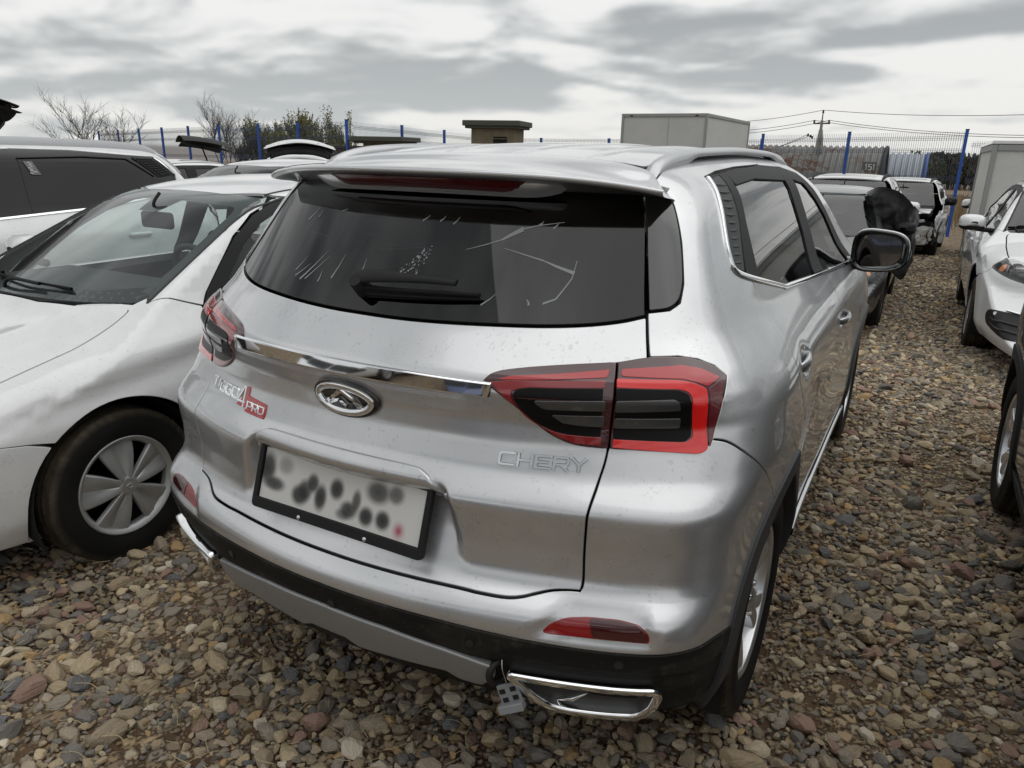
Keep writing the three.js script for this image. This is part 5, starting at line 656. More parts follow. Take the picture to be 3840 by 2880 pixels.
  const hoodP = roundP([[-.69, -3.36], [-.3, -3.46], [.3, -3.46], [.69, -3.36], [.67, -3.9], [.5, -4.14], [-.5, -4.14], [-.67, -3.9]], [.05, .2, .2, .05, .08, .06, .06, .08]);
  const crumple = crash ? (u, v) => .06 * sstep(-3.75, -4.1, v) * (u < 0 ? 1 : .3) + .02 * Math.sin(u * 9 + v * 7) * sstep(-3.5, -4.0, v) : undefined;
  const hood = panel(B, rays.top(.6), hoodP, { res: .05, gap: .003, disp: crumple }); if (crumple) hood.computeVertexNormals(); part(car, 'bonnet', hood, paint);
  part(car, 'windscreen', panel(B, rays.front(-2.0), roundP([[-.71, 1.09], [.71, 1.09], [.56, 1.535], [-.56, 1.535]], .05), { res: .06, off: -.003, skirt: .004 }), M.glassMid);
  part(car, 'cowl', panel(B, rays.top(.6), [[-.72, -3.2], [.72, -3.2], [.70, -3.38], [.3, -3.47], [-.3, -3.47], [-.70, -3.38]], { res: .08, off: -.012, skirt: 0 }), M.plastic);
  for (const s of both) {
    const q = (P) => s > 0 ? P : mirrorP(P);
    if (!(crash && s < 0)) { const hl = part(car, 'headlamp', panel(B, wrapF, q(roundP([[.40, .78], [.60, .77], [.80, .80], [.86, .88], [.60, .865], [.40, .845]], .02)), { res: .05, off: .002 }), M.gloss); part(hl, 'lamp_lens', panel(B, wrapF, q(roundP([[.46, .80], [.62, .79], [.78, .82], [.78, .85], [.60, .845], [.46, .825]], .015)), { res: .05, off: .006, skirt: .004 }), M.chrome); part(car, 'fog_lamp', panel(B, wrapF, q(roundP([[.56, .45], [.70, .46], [.72, .55], [.57, .54]], .02)), { res: .05, off: .003 }), M.plastic); }
  }
  const bumpF = crash ? [[-.30, .36], [.3, .24], [.8, .26], [.84, .55], [.80, .78], [.40, .76], [.36, .50], [-.2, .5]] : [[-.80, .26], [0, .24], [.80, .26], [.84, .55], [.80, .785], [.40, .765], [.36, .50], [-.36, .50], [-.40, .765], [-.80, .785], [-.84, .55]];
  part(car, 'front_bumper', panel(B, wrapF, bumpF, { res: .05, gap: .002, skirt: .02 }), paint);
  const gr = part(car, 'grille', panel(B, wrapF, roundP([[-.35, .52], [.35, .52], [.39, .72], [.38, .84], [-.38, .84], [-.39, .72]], .03), { res: .05, off: -.008, skirt: .01 }), M.plastic); for (let k = 0; k < 6; k++) part(gr, 'grille_bar', bead(B, wrapF, [[-.34, .55 + k * .05], [0, .55 + k * .05], [.34, .55 + k * .05]], .012, .01, { res: .08, lift: -.006 }), M.satin);
  part(car, 'engine_bay', box(1.3, .5, .75, 0, .50, -3.65), M.dark); part(car, 'under_tray', box(1.3, .06, 3.9, 0, .24, -2.15), M.dark);
  for (const s of mirrors) doorMirror(car, s, .975, 1.17, -2.66, crash && s < 0 ? M.plastic : paint, { w: .12, h: .09 });
  for (const s of both) for (const z of [-.80, -3.39]) { const w = alloyWheel(car, 'wheel', { s }); w.position.set(s * .79, .338, z); archLiner(car, s * .88, s * .5, z, .345, .388); }
  part(car, 'inner_shell', panel(B, heroWrap, [[-.80, .45], [-.6, .3], [.6, .3], [.80, .45], [.80, 1.0], [.69, 1.19], [-.69, 1.19], [-.80, 1.0]], { res: .15, off: -.04, skirt: 0 }), M.dark);
  for (const s of both) part(car, 'door_lining', panel(B, rays.side(s), [[-.85, .5], [-.85, 1.18], [-2.9, 1.09], [-2.9, .5]], { res: .25, off: -.04, skirt: 0 }), M.interior);
  part(car, 'headliner', panel(B, rays.top(.9), [[-.5, -.52], [.5, -.52], [.5, -2.4], [-.5, -2.4]], { res: .2, off: -.035, skirt: 0 }), M.headliner);
  carInterior(car, .72, -3.0, -.5, .5, .93, -3.05, -2.0, 1.56);
  return car;
}
/* ------------------------------------------------------------------ ground */
const terrain = (x, z) => { const a = -z - 3.5; return -.024 * (a > 20 ? a : Math.log1p(Math.exp(a))); };
const dirtBare = (x, z) => { // patches where the earth shows between the stones
  let k = 0; for (const [cx, cz, rx, rz] of [[-1.0, -.37, .16, .10], [-.58, -.21, .16, .08], [-.57, .0, .15, .07], [-.46, .25, .22, .10], [-1.0, .05, .10, .06], [1.0, -1.12, .14, .45], [1.1, -.90, .12, .22], [1.4, -3.2, .25, .35], [1.6, -4.2, .28, .5]]) k = Math.max(k, 1 - Math.hypot((x - cx) / rx, (z - cz) / rz)); return sstep(-.25, .35, k + (fbm(x * 9, z * 9, 3, 60) - .5) * 1.0); };
{
  const xs = [], zs = []; for (let x = -3.2; x <= 2.4; x += .05) xs.push(x); for (let z = -6; z <= 1.2; z += .05) zs.push(z);
  const ext = (a, lo, hi, n) => { const l = [], h = []; for (let k = 1; k <= n; k++) { const t = (k / n) ** 2.6; l.unshift(lerp(a[0], lo, t)); h.push(lerp(a[a.length - 1], hi, t)); } return [...l, ...a, ...h]; };
  const X = ext(xs, -900, 900, 34), Z = ext(zs, -900, 300, 46);
  const pos = [], uv = [], idx = []; for (const z of Z) for (const x of X) { const near = x > -4 && x < 4 && z > -14 && z < 3; pos.push(x, terrain(x, z) + (near ? (fbm(x * 2.2, z * 2.2, 3, 5) - .5) * .03 - .012 : -.01), z); uv.push(x, z); }
  for (let j = 0; j < Z.length - 1; j++) for (let i = 0; i < X.length - 1; i++) { const a = j * X.length + i; idx.push(a, a + X.length, a + 1, a + 1, a + X.length, a + X.length + 1); }
  const g = new THREE.BufferGeometry(); g.setAttribute('position', new THREE.Float32BufferAttribute(pos, 3)); g.setAttribute('uv', new THREE.Float32BufferAttribute(uv, 2)); g.setIndex(idx); g.computeVertexNormals();
  const cell = (u, v, f, s) => { const x = u * f, y = v * f, i = Math.floor(x), j = Math.floor(y); let d = 9, d2 = 9, id = 0; for (let a = -1; a <= 1; a++) for (let b = -1; b <= 1; b++) { const m = ((i + a) % f + f) % f, n = ((j + b) % f + f) % f, px = i + a + hash2(m, n, s), py = j + b + hash2(m, n, s + 1), q = Math.hypot(px - x, py - y); if (q < d) { d2 = d; d = q; id = hash2(m, n, s + 2); } else if (q < d2) d2 = q; } return [d2 - d, id]; };
  const cm = tex(1024, 1024, (u, v) => { const [e, id] = cell(u, v, 46, 3), [e2, id2] = cell(u, v, 110, 8), n = tnoise(u, v, 8, 5, 2), st = sstep(.05, .22, e) * (id > .35 ? 1 : 0), s2 = sstep(.05, .3, e2) * (id2 > .3 ? 1 : 0); const soil = [.27 + .10 * n, .20 + .08 * n, .135 + .06 * n], w1 = ((id * 7.3) % 1) * .07, w2 = ((id2 * 5.1) % 1) * .07, c1 = [.34 + .32 * id, .32 + .29 * id - w1 * .6, .29 + .24 * id - w1 * 1.4], c2 = [.27 + .27 * id2, .25 + .24 * id2 - w2 * .6, .22 + .2 * id2 - w2 * 1.4]; return [0, 1, 2].map((k) => lerp(lerp(soil[k], c2[k], s2), c1[k], st)); }, { srgb: true, repeat: [.55, .55] });
  const bm = tex(1024, 1024, (u, v) => { const [e, id] = cell(u, v, 46, 3), [e2, id2] = cell(u, v, 110, 8); return Math.max(.75 * sstep(0, .35, e) * (id > .35 ? .5 + id * .5 : 0), .35 * sstep(0, .4, e2) * (id2 > .3 ? 1 : 0)) + .15 * tnoise(u, v, 32, 3, 4); }, { repeat: [.55, .55] });
  var ground = struct('gravel_yard', g, MAT([1, 1, 1], .95, 0, { map: cm, bumpMap: bm, bumpScale: .02 }));
}
/* stones */
{
  const r = RNG(11), shape = (seed, ang, det) => { const q = RNG(seed), g0 = new THREE.IcosahedronGeometry(1, det); g0.deleteAttribute('uv'); g0.deleteAttribute('normal'); const g = mergeVertices(g0), p = g.attributes.position, pl = Array.from({ length: ang }, () => { const v = new THREE.Vector3(q() - .5, q() - .5, q() - .5).normalize(); return [v, .5 + q() * .32]; }); for (let i = 0; i < p.count; i++) { const v = new THREE.Vector3().fromBufferAttribute(p, i); let m = 1; for (const [n, d] of pl) { const c = v.dot(n); if (c > 0) m = Math.min(m, d / c); } m *= 1 + (fbm(v.x * 1.6 + seed, v.y * 1.6 + v.z, 3, seed) - .5) * .22; v.multiplyScalar(m * 1.25); p.setXYZ(i, v.x, v.y, v.z); } const uv = []; for (let i = 0; i < p.count; i++) uv.push(p.getX(i) * .5 + p.getZ(i) * .3, p.getY(i) * .5 + p.getZ(i) * .4); g.setAttribute('uv', new THREE.Float32BufferAttribute(uv, 2)); g.computeVertexNormals(); return toCreasedNormals(g, .42); };
  const G = [shape(1, 14, 2), shape(2, 18, 2), shape(3, 10, 2), shape(4, 7, 2), shape(5, 16, 2), shape(6, 12, 2)];
  const speck = tex(512, 512, (u, v) => { const a = tnoise(u, v, 6, 6, 71), b = tnoise(u, v, 64, 2, 72); const k = .78 + .44 * (a - .5) + .35 * (b - .5); return [k, k * .985, k * .96]; }), sb = tex(256, 256, (u, v) => tnoise(u, v, 10, 5, 73));
  const smat = MAT([1, 1, 1], .82, 0, { map: speck, bumpMap: sb, bumpScale: .0035 });
  const palette = [[.42, .33, .215], [.34, .275, .19], [.50, .40, .26], [.31, .27, .215], [.20, .185, .165], [.38, .315, .235], [.56, .47, .33], [.47, .32, .16], [.31, .20, .155], [.17, .17, .17], [.64, .57, .45], [.38, .25, .19]];
  const list = []; // [x, y, z, sx, sy, sz, ry, rx, rz, geo, colour]
  const grid = new Map(), gk = (x, z) => Math.floor(x / .06) + '_' + Math.floor(z / .06);
  const free = (x, z, R) => { const n = Math.ceil((R + .06) / .06); for (let a = -n; a <= n; a++) for (let b = -n; b <= n; b++) { const c = grid.get(gk(x + a * .06, z + b * .06)); if (c) for (const s of c) if (Math.hypot(s[0] - x, s[1] - z) < (s[2] + R) * .74) return false; } return true; };
  const col = () => { const c = palette[Math.floor(r() * r() * palette.length * 1.0 + r() * 3) % palette.length], k = .7 + r() * .65; return [c[0] * k, c[1] * k, c[2] * k]; };
  const put = (x, z, R, lift = .35) => { const f = .42 + r() * .45, e = .75 + r() * .5; list.push([x, terrain(x, z) - .008 + R * f * lift + (r() - .5) * .004, z, R * e, R * f, R / e * (.75 + r() * .3), r() * 6.28, (r() - .5) * .7, (r() - .5) * .7, Math.floor(r() * 6), col(), R]); };
  const fill = (x0, x1, z0, z1, tries, size, dirt = true) => { for (let k = 0; k < tries; k++) { const x = lerp(x0, x1, r()), z = lerp(z0, z1, r()), R = size(); if (dirt) { const b = dirtBare(x, z); if (r() < b * (R < .010 ? .7 : .97)) continue; } if (!free(x, z, R)) continue; const key = gk(x, z); if (!grid.has(key)) grid.set(key, []); grid.get(key).push([x, z, R]); put(x, z, R, .42); } };
  const big = () => .021 + r() * r() * .030, mid = () => .010 + r() * .013, sm = () => .005 + r() * .007;
  const regs = [[-2.7, 1.75, -.55, .85, 1], [-1.45, -.6, -1.6, -.55, .7], [-.9, .9, -2.2, -.55, .45], [.80, 1.95, -3.6, -.55, 1], [.80, 2.3, -7.2, -3.6, .8], [.2, 3.4, -12, -7.2, .45], [.2, 3.2, -19, -12, .3], [-3.6, -2.7, -.9, 1.6, .45], [-2.7, 2.2, .85, 1.7, .45]];
  for (const [x0, x1, z0, z1, d] of regs) { const A = (x1 - x0) * (z1 - z0); fill(x0, x1, z0, z1, A * 300 * d, big); fill(x0, x1, z0, z1, A * 3000 * d, mid); if (d > .6) fill(x0, x1, z0, z1, A * 6500 * d, sm); else fill(x0, x1, z0, z1, A * 900 * d, mid); }
  // the 300 that show largest stand as pieces of the yard, the rest as one mass
  const cp = camera.position; for (const s of list) s.push(s[11] / Math.hypot(s[0] - cp.x, s[1] - cp.y, s[2] - cp.z));
  camera.updateMatrixWorld(true); camera.updateProjectionMatrix(); const pv = new THREE.Vector3(), seen = (s) => { pv.set(s[0], s[1], s[2]).project(camera); return Math.abs(pv.x) < 1 && Math.abs(pv.y) < 1 && pv.z < 1 && !(s[2] < -.1 && Math.abs(s[0]) < .88); };
  const rank = list.map((s, i) => [seen(s) ? s[12] : 0, i]).sort((a, b) => b[0] - a[0]), chosen = new Set(rank.slice(0, 300).map((q) => q[1]));
  const M4 = (s) => new THREE.Matrix4().compose(new THREE.Vector3(s[0], s[1], s[2]), new THREE.Quaternion().setFromEuler(new THREE.Euler(s[7], s[6], s[8])), new THREE.Vector3(s[3], s[4], s[5]));
  const smats = palette.map((c) => MAT(c, .82, 0, { map: speck, bumpMap: sb, bumpScale: .0035 }));
  for (const i of chosen) { const s = list[i]; let bi = 0, bd = 9; palette.forEach((c, k) => { const d = Math.abs(c[0] - s[10][0]) + Math.abs(c[1] - s[10][1]) + Math.abs(c[2] - s[10][2]); if (d < bd) { bd = d; bi = k; } }); const m = part(ground, 'stone', G[s[9]], smats[bi]); m.applyMatrix4(M4(s)); }
  const gravel = new THREE.Group(); gravel.name = 'gravel'; gravel.userData = { kind: 'stuff', label: 'brown and grey gravel spread over the parking yard', category: 'gravel' }; scene.add(gravel);
  G.forEach((g, k) => { const L = list.filter((s, i) => s[9] === k && !chosen.has(i)), m = new THREE.InstancedMesh(g, smat, L.length); m.name = 'gravel_stones'; m.castShadow = m.receiveShadow = true; m.userData = { kind: 'stuff' }; const c = new THREE.Color(); L.forEach((s, i) => { m.setMatrixAt(i, M4(s)); m.setColorAt(i, c.setRGB(...s[10])); }); gravel.add(m); });
  console.log('stones', list.length);
  // dry straw
  const blade = tube([[0, 0, 0], [.03, .006, .004], [.07, .002, -.003]], .0009, 4, false, 6), N = 420, st = new THREE.InstancedMesh(blade, MAT([.42, .34, .19], .85), N); st.name = 'dry_straw'; st.userData = { kind: 'stuff', label: 'dry straw blades scattered among the stones', category: 'straw' }; const q = RNG(31); for (let i = 0; i < N; i++) { const L = i < 300; const x = L ? lerp(-2.2, .3, q()) : lerp(.9, 1.7, q()), z = L ? lerp(-.3, .7, q()) : lerp(-4, .3, q()); st.setMatrixAt(i, new THREE.Matrix4().compose(new THREE.Vector3(x, terrain(x, z) + .014 + q() * .015, z), new THREE.Quaternion().setFromEuler(new THREE.Euler((q() - .5) * .5, q() * 6.28, (q() - .5) * .6)), new THREE.Vector3(.5 + q() * .9, 1, .6 + q()))); } scene.add(st);
}
/* ------------------------------------------------------------------ cars in the lot */
const place = (o, x, z, turn = 0, dy = 0) => { o.position.set(x, terrain(x, z) + dy, z); o.rotation.set(0, turn, 0); return o; };
const PI = Math.PI;
const hero = buildHero();
place(buildSedan('white_sedan', 'white sedan with finned plastic hubcaps, its nose beside the silver SUV', undefined, { seed: .6, side: M.glassClear }), -2.33, -3.99, PI, .0);
{ const c = place(buildSUV('white_suv', 'white SUV with dark side windows and roof rail behind the hubcap sedan', undefined, { style: 'flow', rails: MAT([.42, .43, .44], .4, .5) }), -4.45, -3.05, PI);
  const st = part(c, 'window_sticker', panel(heroB, rays.side(-1), [[-1.60, 1.49], [-1.545, 1.49], [-1.52, 1.41], [-1.575, 1.41]], { res: .1, off: .002, skirt: 0 }), MAT([.10, .10, .10], .4)); const r = RNG(3); for (let k = 0; k < 9; k++) part(st, 'sticker_print', panel(heroB, rays.side(-1), ((z, y, w, h) => [[z, y], [z + w, y], [z + w + h * .3, y - h], [z + h * .3, y - h]])(-1.592 + r() * .02 + (k % 2) * .014, 1.485 - k * .0078, .012 + r() * .012, .0055), { res: .1, off: .0028, skirt: 0 }), MAT([.40, .41, .41], .5)); }
const rs = place(buildSedan('white_sedan', 'white sedan facing the viewer at the right edge, orange indicator in its headlamp', undefined, { seed: 1, glass: M.glassMid }), 2.50, -10.75, PI, .07); rs.scale.setScalar(1.06);
rs.children.forEach((m) => { if (m.isMesh) { const up = (g) => { g = g.clone(); const p = g.attributes.position; for (let i = 0; i < p.count; i++) p.setY(i, p.getY(i) + .10 * sstep(-3.0, -3.95, p.getZ(i)) * sstep(.3, .62, p.getY(i))); return g; }; m.geometry = up(m.geometry); m.children.forEach((k) => { if (k.position.lengthSq() > 0) k.position.y += .10; else k.geometry = up(k.geometry); }); } });   // this sedan carries its nose higher
const blackCar = place(buildSedan('dark_grey_sedan', 'dark grey car with black sheeting over its side, ahead of the silver SUV', undefined, { paint: M.graphite, glass: M.glassMid, dark: true, seed: 2, wheels: 'alloy', rightMirror: true }), -.02, -11.15, PI);
place(buildSUV('white_suv', 'white SUV with black roof rails behind the dark grey car', undefined, { rails: M.plastic }), -.12, -14.4, PI);
const crashed = place(buildSUV('white_suv', 'white crash-damaged SUV with torn bumper and crumpled bonnet by the blue post', undefined, { crash: true, rails: M.plastic }), .62, -20.6, PI - .05);
place(buildSUV('dark_grey_suv', 'dark grey car cut off by the right edge, front wheel and sill showing', undefined, { paint: M.graphite, cladding: M.plastic, mirrors: [-1] }), 2.52, -3.62, PI);
place(buildSUV('white_suv', 'white car mostly hidden behind the box on the right, one door mirror showing', undefined, { rails: M.plastic, cladding: M.plastic }), 2.72, -19.0, PI);
// cars behind on the left
place(buildSedan('white_sedan', 'white car whose windscreen and roof rise behind the hubcap sedan roof', undefined, { glass: M.glassMid, seed: 3 }), -5.68, -7.43, PI, .10);
{ const c = place(buildSedan('white_sedan', 'white car with a raised black lid, left of the rear windscreen', undefined, { glass: M.glassMid, seed: 4 }), -8.95, -8.2, PI, .05);
  const lid = thingless(c, 'raised_lid'); lid.position.set(.35, 1.70, -.95); lid.rotation.y = -.55; const rows = []; for (let i = 0; i <= 10; i++) rows.push(Array.from({ length: 17 }, (_, j) => { const x = lerp(-.58, .58, j / 16), t = i / 10; return [x, .09 * (1 - (x / .58) ** 2) - .10 * t * t - .02 * x + .02, -.35 + .7 * t]; })); part(lid, 'lid_skin', sheet(rows), M.plastic); part(lid, 'lid_lining', sheet(rows.map((r) => r.map(([a, b, d]) => [a * .97, b - .07 - .03 * (1 - (a / .58) ** 2), d * .9]))), M.dark); part(lid, 'gas_strut', tube([[.3, 0, 0], [.2, -.4, .1]], .012, 6), M.rubber); }
place(buildSUV('white_suv', 'white SUV with raised tailgate beyond the rear windscreen', undefined, { tailgateOpen: true, lidAngle: -1.3 }), -9.6, -9.7, .8);
place(buildSUV('dark_grey_suv', 'dark car with open tailgate just entering at the left edge', undefined, { paint: M.anthracite, tailgateOpen: true }), -8.85, -3.45, PI / 2, 0);
{ // sheeting draped from the roof edge round the front corner of the dark grey car
  const c = blackCar, W = 60, H = 40, rows = [], path = spline([[.47, -2.62], [.60, -2.86], [.80, -2.95], [.97, -2.86], [1.03, -2.6], [1.02, -2.25], [.96, -1.8]], .01), top = profile([[0, 1.42], [.18, 1.50], [.36, 1.45], [.52, 1.27], [.7, 1.18], [1, 1.25]], .05), bot = profile([[0, 1.0], [.15, .80], [.4, .55], [.55, .50], [1, .72]], .05);
  for (let i = 0; i <= H; i++) { const v = i / H; rows.push(Array.from({ length: W + 1 }, (_, j) => { const u = j / W, k = u * (path.length - 1), a = path[Math.floor(k)], b = path[Math.min(path.length - 1, Math.floor(k) + 1)], t = k - Math.floor(k), x = lerp(a[0], b[0], t), z = lerp(a[1], b[1], t), f = fbm(u * 9, v * 2.2, 4, 3) - .5, g = Math.abs(fbm(u * 7 + 5, v * 5, 3, 12) - .5), e = sstep(0, .15, v); return [-(x + e * (.10 * f - .07 * g)), lerp(top(u), bot(u) + .05 * Math.sin(u * 22), v) + .03 * f * e, z + e * (.14 * (fbm(u * 8 + 3, v * 3, 4, 21) - .5) - .06 * g)]; })); }
  const m = solo('plastic_sheet', toCreasedNormals(sheet(rows), .9), MAT([.010, .010, .0105], .34, 0, { specularIntensity: .7 }), 'crumpled black plastic sheet hanging over the side of the dark grey car', 'plastic sheet'); m.position.copy(c.position); m.rotation.copy(c.rotation); }
{ // wreckage on the crashed SUV: torn bumper skin, exposed bay, loose strips
  const c = crashed, r = RNG(4); const crum = (P, n, amp, mat, nm, thick = .0) => { const rows = []; for (let i = 0; i <= n; i++) { rows.push(Array.from({ length: n + 1 }, (_, j) => { const u = j / n, v = i / n, a = P[0].map((q, k) => lerp(lerp(q, P[1][k], u), lerp(P[3][k], P[2][k], u), v)); return a.map((q, k) => q + amp * (fbm(u * 5 + k * 9, v * 5 + k * 3, 3, k * 7 + n) - .5)); })); } part(c, nm, sheet(rows), mat); };
  crum([[-.05, .64, -4.52], [-.78, .72, -4.22], [-.80, .42, -4.10], [-.30, .28, -4.50]], 14, .12, M.white, 'torn_bumper_skin');
  crum([[-.80, .98, -3.75], [-.98, .95, -3.1], [-.96, .35, -3.15], [-.86, .40, -3.85]], 12, .16, M.white, 'crumpled_wing');
  crum([[-.1, .72, -4.30], [-.75, .80, -4.02], [-.72, .60, -3.98], [-.1, .56, -4.28]], 10, .08, M.dark, 'exposed_bay');
  crum([[.2, .80, -4.36], [-.6, .84, -4.12], [-.62, .79, -4.10], [.2, .74, -4.35]], 10, .06, M.pearl, 'loose_strip');
  for (let k = 0; k < 8; k++) { const x = -.1 - r() * .65, y = .45 + r() * .4, z = -4.3 + r() * .25; part(c, 'hanging_cable', tube([[x, y, z], [x - .05 + r() * .1, y - .1, z - .06], [x + .1 * (r() - .5), y - .22, z - .02]], .008, 5), M.rubber); } }

// seen only as reflections in the silver SUV: a white truck beside the lane and the next row behind the viewer
{ const t = thing('white_truck', 'white cab truck mirrored in the door glass of the silver SUV', 'truck'); place(t, 6.4, -3.6, PI / 2 + .25); part(t, 'cab', box(2.1, 1.9, 1.7, 0, 1.35, -1.0, .18), M.white); part(t, 'cargo_box', box(2.3, 2.3, 4.2, 0, 1.75, 2.0, .03), M.white); const g = part(t, 'grille', box(1.5, .42, .04, 0, .95, -1.87, .02), M.pearl); for (let i = 0; i < 4; i++) for (let k = 0; k < 7; k++) part(g, 'grille_slot', box(.13, .05, .03, -.6 + k * .2 + (i % 2) * .06, .80 + i * .1, -1.885, .02), M.dark); part(t, 'windscreen', box(1.8, .75, .03, 0, 1.75, -1.86, .02), M.gloss); for (const x of [-.85, .85]) { part(t, 'headlamp', box(.3, .22, .05, x, .92, -1.86, .04), M.chrome); for (const z of [-1.1, 2.6]) { const w = thingless(t, 'wheel'); w.position.set(x * 1.12, .42, z); part(w, 'tyre', tyreGeo(.42, .25, .27, { lugs: 36 }), tyreDirt); part(w, 'rim', lathe([[.27, .1 * Math.sign(x)], [.1, .06 * Math.sign(x)], [.001, .08 * Math.sign(x)]], 24), M.satin); } } part(t, 'bumper', box(2.1, .3, .2, 0, .5, -1.85, .05), M.plastic); }
place(buildSedan('white_sedan', 'white sedan in the row behind the viewer, mirrored in the chrome bar', undefined, { seed: 5, glass: M.glassMid }), -2.6, 7.2, 0);
place(buildSedan('dark_blue_sedan', 'dark blue sedan in the row behind the viewer, mirrored in the chrome bar', undefined, { seed: 6, glass: M.glassMid, paint: MAT([.012, .03, .10], .35, .3, { clearcoat: 1 }) }), .3, 7.6, 0);
place(buildSUV('white_suv', 'white SUV in the row behind the viewer, mirrored in the chrome bar', undefined, {}), 2.9, 7.4, 0);
/* ------------------------------------------------------------------ fences: blue posts, welded wire panels */
const blue = MAT([.012, .075, .34], .45, 0), wire = MAT([.05, .075, .13], .5, .2);
function fence(label, P, H = 2.9, skip = []) {
  const f = thing('wire_fence', label, 'fence'); const base = P.map(([x, z]) => [x, terrain(x, z), z]); f.position.set(...base[0]);
  base.forEach((b, i) => { if (skip.includes(i)) return; const g = box(.088, H + .06, .088, b[0] - base[0][0], (H + .06) / 2 + b[1] - base[0][1] - .02, b[2] - base[0][2], .01); const p = part(f, 'post', g, blue); part(p, 'post_cap', box(.108, .02, .108, b[0] - base[0][0], H + .05 + b[1] - base[0][1], b[2] - base[0][2]), M.plastic); });
  for (let i = 0; i < base.length - 1; i++) { const a = base[i], b = base[i + 1], L = Math.hypot(b[0] - a[0], b[2] - a[2]), n = Math.round(L / .065), G = [], dir = [(b[0] - a[0]) / L, (b[2] - a[2]) / L], at = (t, y, o = 0) => [a[0] + dir[0] * t - dir[1] * o - base[0][0], lerp(a[1], b[1], t / L) + y - base[0][1], a[2] + dir[1] * t + dir[0] * o - base[0][2]];
    const rod = (p, q, r) => { const d = new THREE.Vector3(q[0] - p[0], q[1] - p[1], q[2] - p[2]), l = d.length(), c = new THREE.CylinderGeometry(r, r, l, 4, 1, true); c.applyQuaternion(new THREE.Quaternion().setFromUnitVectors(new THREE.Vector3(0, 1, 0), d.normalize())); c.translate((p[0] + q[0]) / 2, (p[1] + q[1]) / 2, (p[2] + q[2]) / 2); return c; };
    const folds = [.12, .86, 1.62, 2.38, 2.72]; for (let k = 1; k < n; k++) { const t = k * L / n; G.push(rod(at(t, .05), at(t, H), .0042)); }
    for (const y of folds) { for (const d of [-.05, .05]) G.push(rod(at(0, y + d), at(L, y + d), .005)); G.push(rod(at(0, y, .035), at(L, y, .035), .005)); for (let k = 1; k < n; k += 1) { const t = k * L / n; G.push(rod(at(t, y - .05), at(t, y, .035), .0028), rod(at(t, y, .035), at(t, y + .05), .0028)); } }
    part(f, 'wire_panel', merge(G), wire).userData.kind = 'stuff'; }
  return f;
}
fence('blue-posted wire fence running left in front of the bare trees', [[-17.1, -19.6], [-20.4, -20.6], [-23.6, -21.6], [-26.9, -22.4], [-30.2, -23.4], [-33.6, -24.5], [-37, -25.6], [-40.6, -26.8], [-44.3, -28]]);
fence('short wire fence run going back from the tall blue corner post', [[-17.0, -19.75], [-17.0, -22.6], [-17.1, -25.6], [-17.2, -28.4]], 2.9, [0]);
fence('distant wire fence behind the white box truck', [[-17.2, -28.6], [-14, -28.4], [-10.8, -28.2], [-7.6, -28], [-4.6, -27.4]], 2.75);
fence('blue-posted wire fence in front of the corrugated hangars', [[-4.5, -27.0], [-1.55, -25.5], [1.63, -24.0]]);
fence('wire fence section behind the right-hand box', [[1.9, -28.6], [4.9, -27.6], [7.9, -26.6]], 2.85, [0]);

/* ------------------------------------------------------------------ box bodies, concrete vents, wall */
const boxWhite = MAT([.50, .51, .50], .6, 0, { map: grime }), boxGrey = MAT([.30, .31, .30], .5, .3);
function boxBody(name, label, w, h, d, y0, seams, mat = boxWhite) { const g = thing(name, label, 'truck'); part(g, 'side_panel', box(w - .06, h - .06, d - .06, 0, y0 + h / 2, 0), mat); const e = .07; for (const sx of [-1, 1]) for (const sz of [-1, 1]) part(g, 'corner_post', box(e, h, e, sx * (w / 2 - e / 2), y0 + h / 2, sz * (d / 2 - e / 2), .012), boxGrey); for (const sy of [0, 1]) { for (const sz of [-1, 1]) part(g, 'edge_rail', box(w - 2 * e, e * 1.3, e, 0, y0 + (sy ? h - e * .65 : e * .65), sz * (d / 2 - e / 2), .012), boxGrey); for (const sx of [-1, 1]) part(g, 'edge_rail', box(e, e * 1.3, d - 2 * e, sx * (w / 2 - e / 2), y0 + (sy ? h - e * .65 : e * .65), 0, .012), boxGrey); } for (const s of seams) part(g, 'panel_seam', box(.012, h - .2, .006, s, y0 + h / 2, d / 2 - .028), boxGrey); return g; }
{ const t = boxBody('box_truck', 'white box truck body rising above the silver SUV roof', 2.5, 2.5, 5.3, .68, [.15]); place(t, -5.87, -22.65, 0); for (const s of [-.95, .95]) { const m = part(t, 'marker_lamp', box(.09, .03, .02, s, 3.12, 2.655, .008), M.plastic); } for (const [x, z] of [[-1, 1.6], [1, 1.6], [-1, -1.6], [1, -1.6]]) { const w = thingless(t, 'wheel'); w.position.set(x, .42, z); part(w, 'tyre', tyreGeo(.42, .25, .28, { lugs: 40 }), tyreDirt); } part(t, 'chassis', box(.9, .25, 5.0, 0, .55, 0), M.dark); part(t, 'cab', box(2.0, 1.6, 1.6, 0, 1.2, -3.5, .12), M.white); }
{ const t = boxBody('cargo_box', 'pale grey cargo box with metal edge frame behind the right-hand sedan', 2.6, 1.98, 4.2, .12, [], MAT([.56, .56, .54], .65, 0, { map: grime })); place(t, 3.06, -14.2, 0); part(t, 'roof_trim', box(2.62, .05, 4.22, 0, 2.13, 0, .01), M.pearl); for (const s of [-1, 1]) part(t, 'skid', box(.14, .14, 4.0, s * .9, .06, 0), MAT([.12, .1, .08], .9)); }
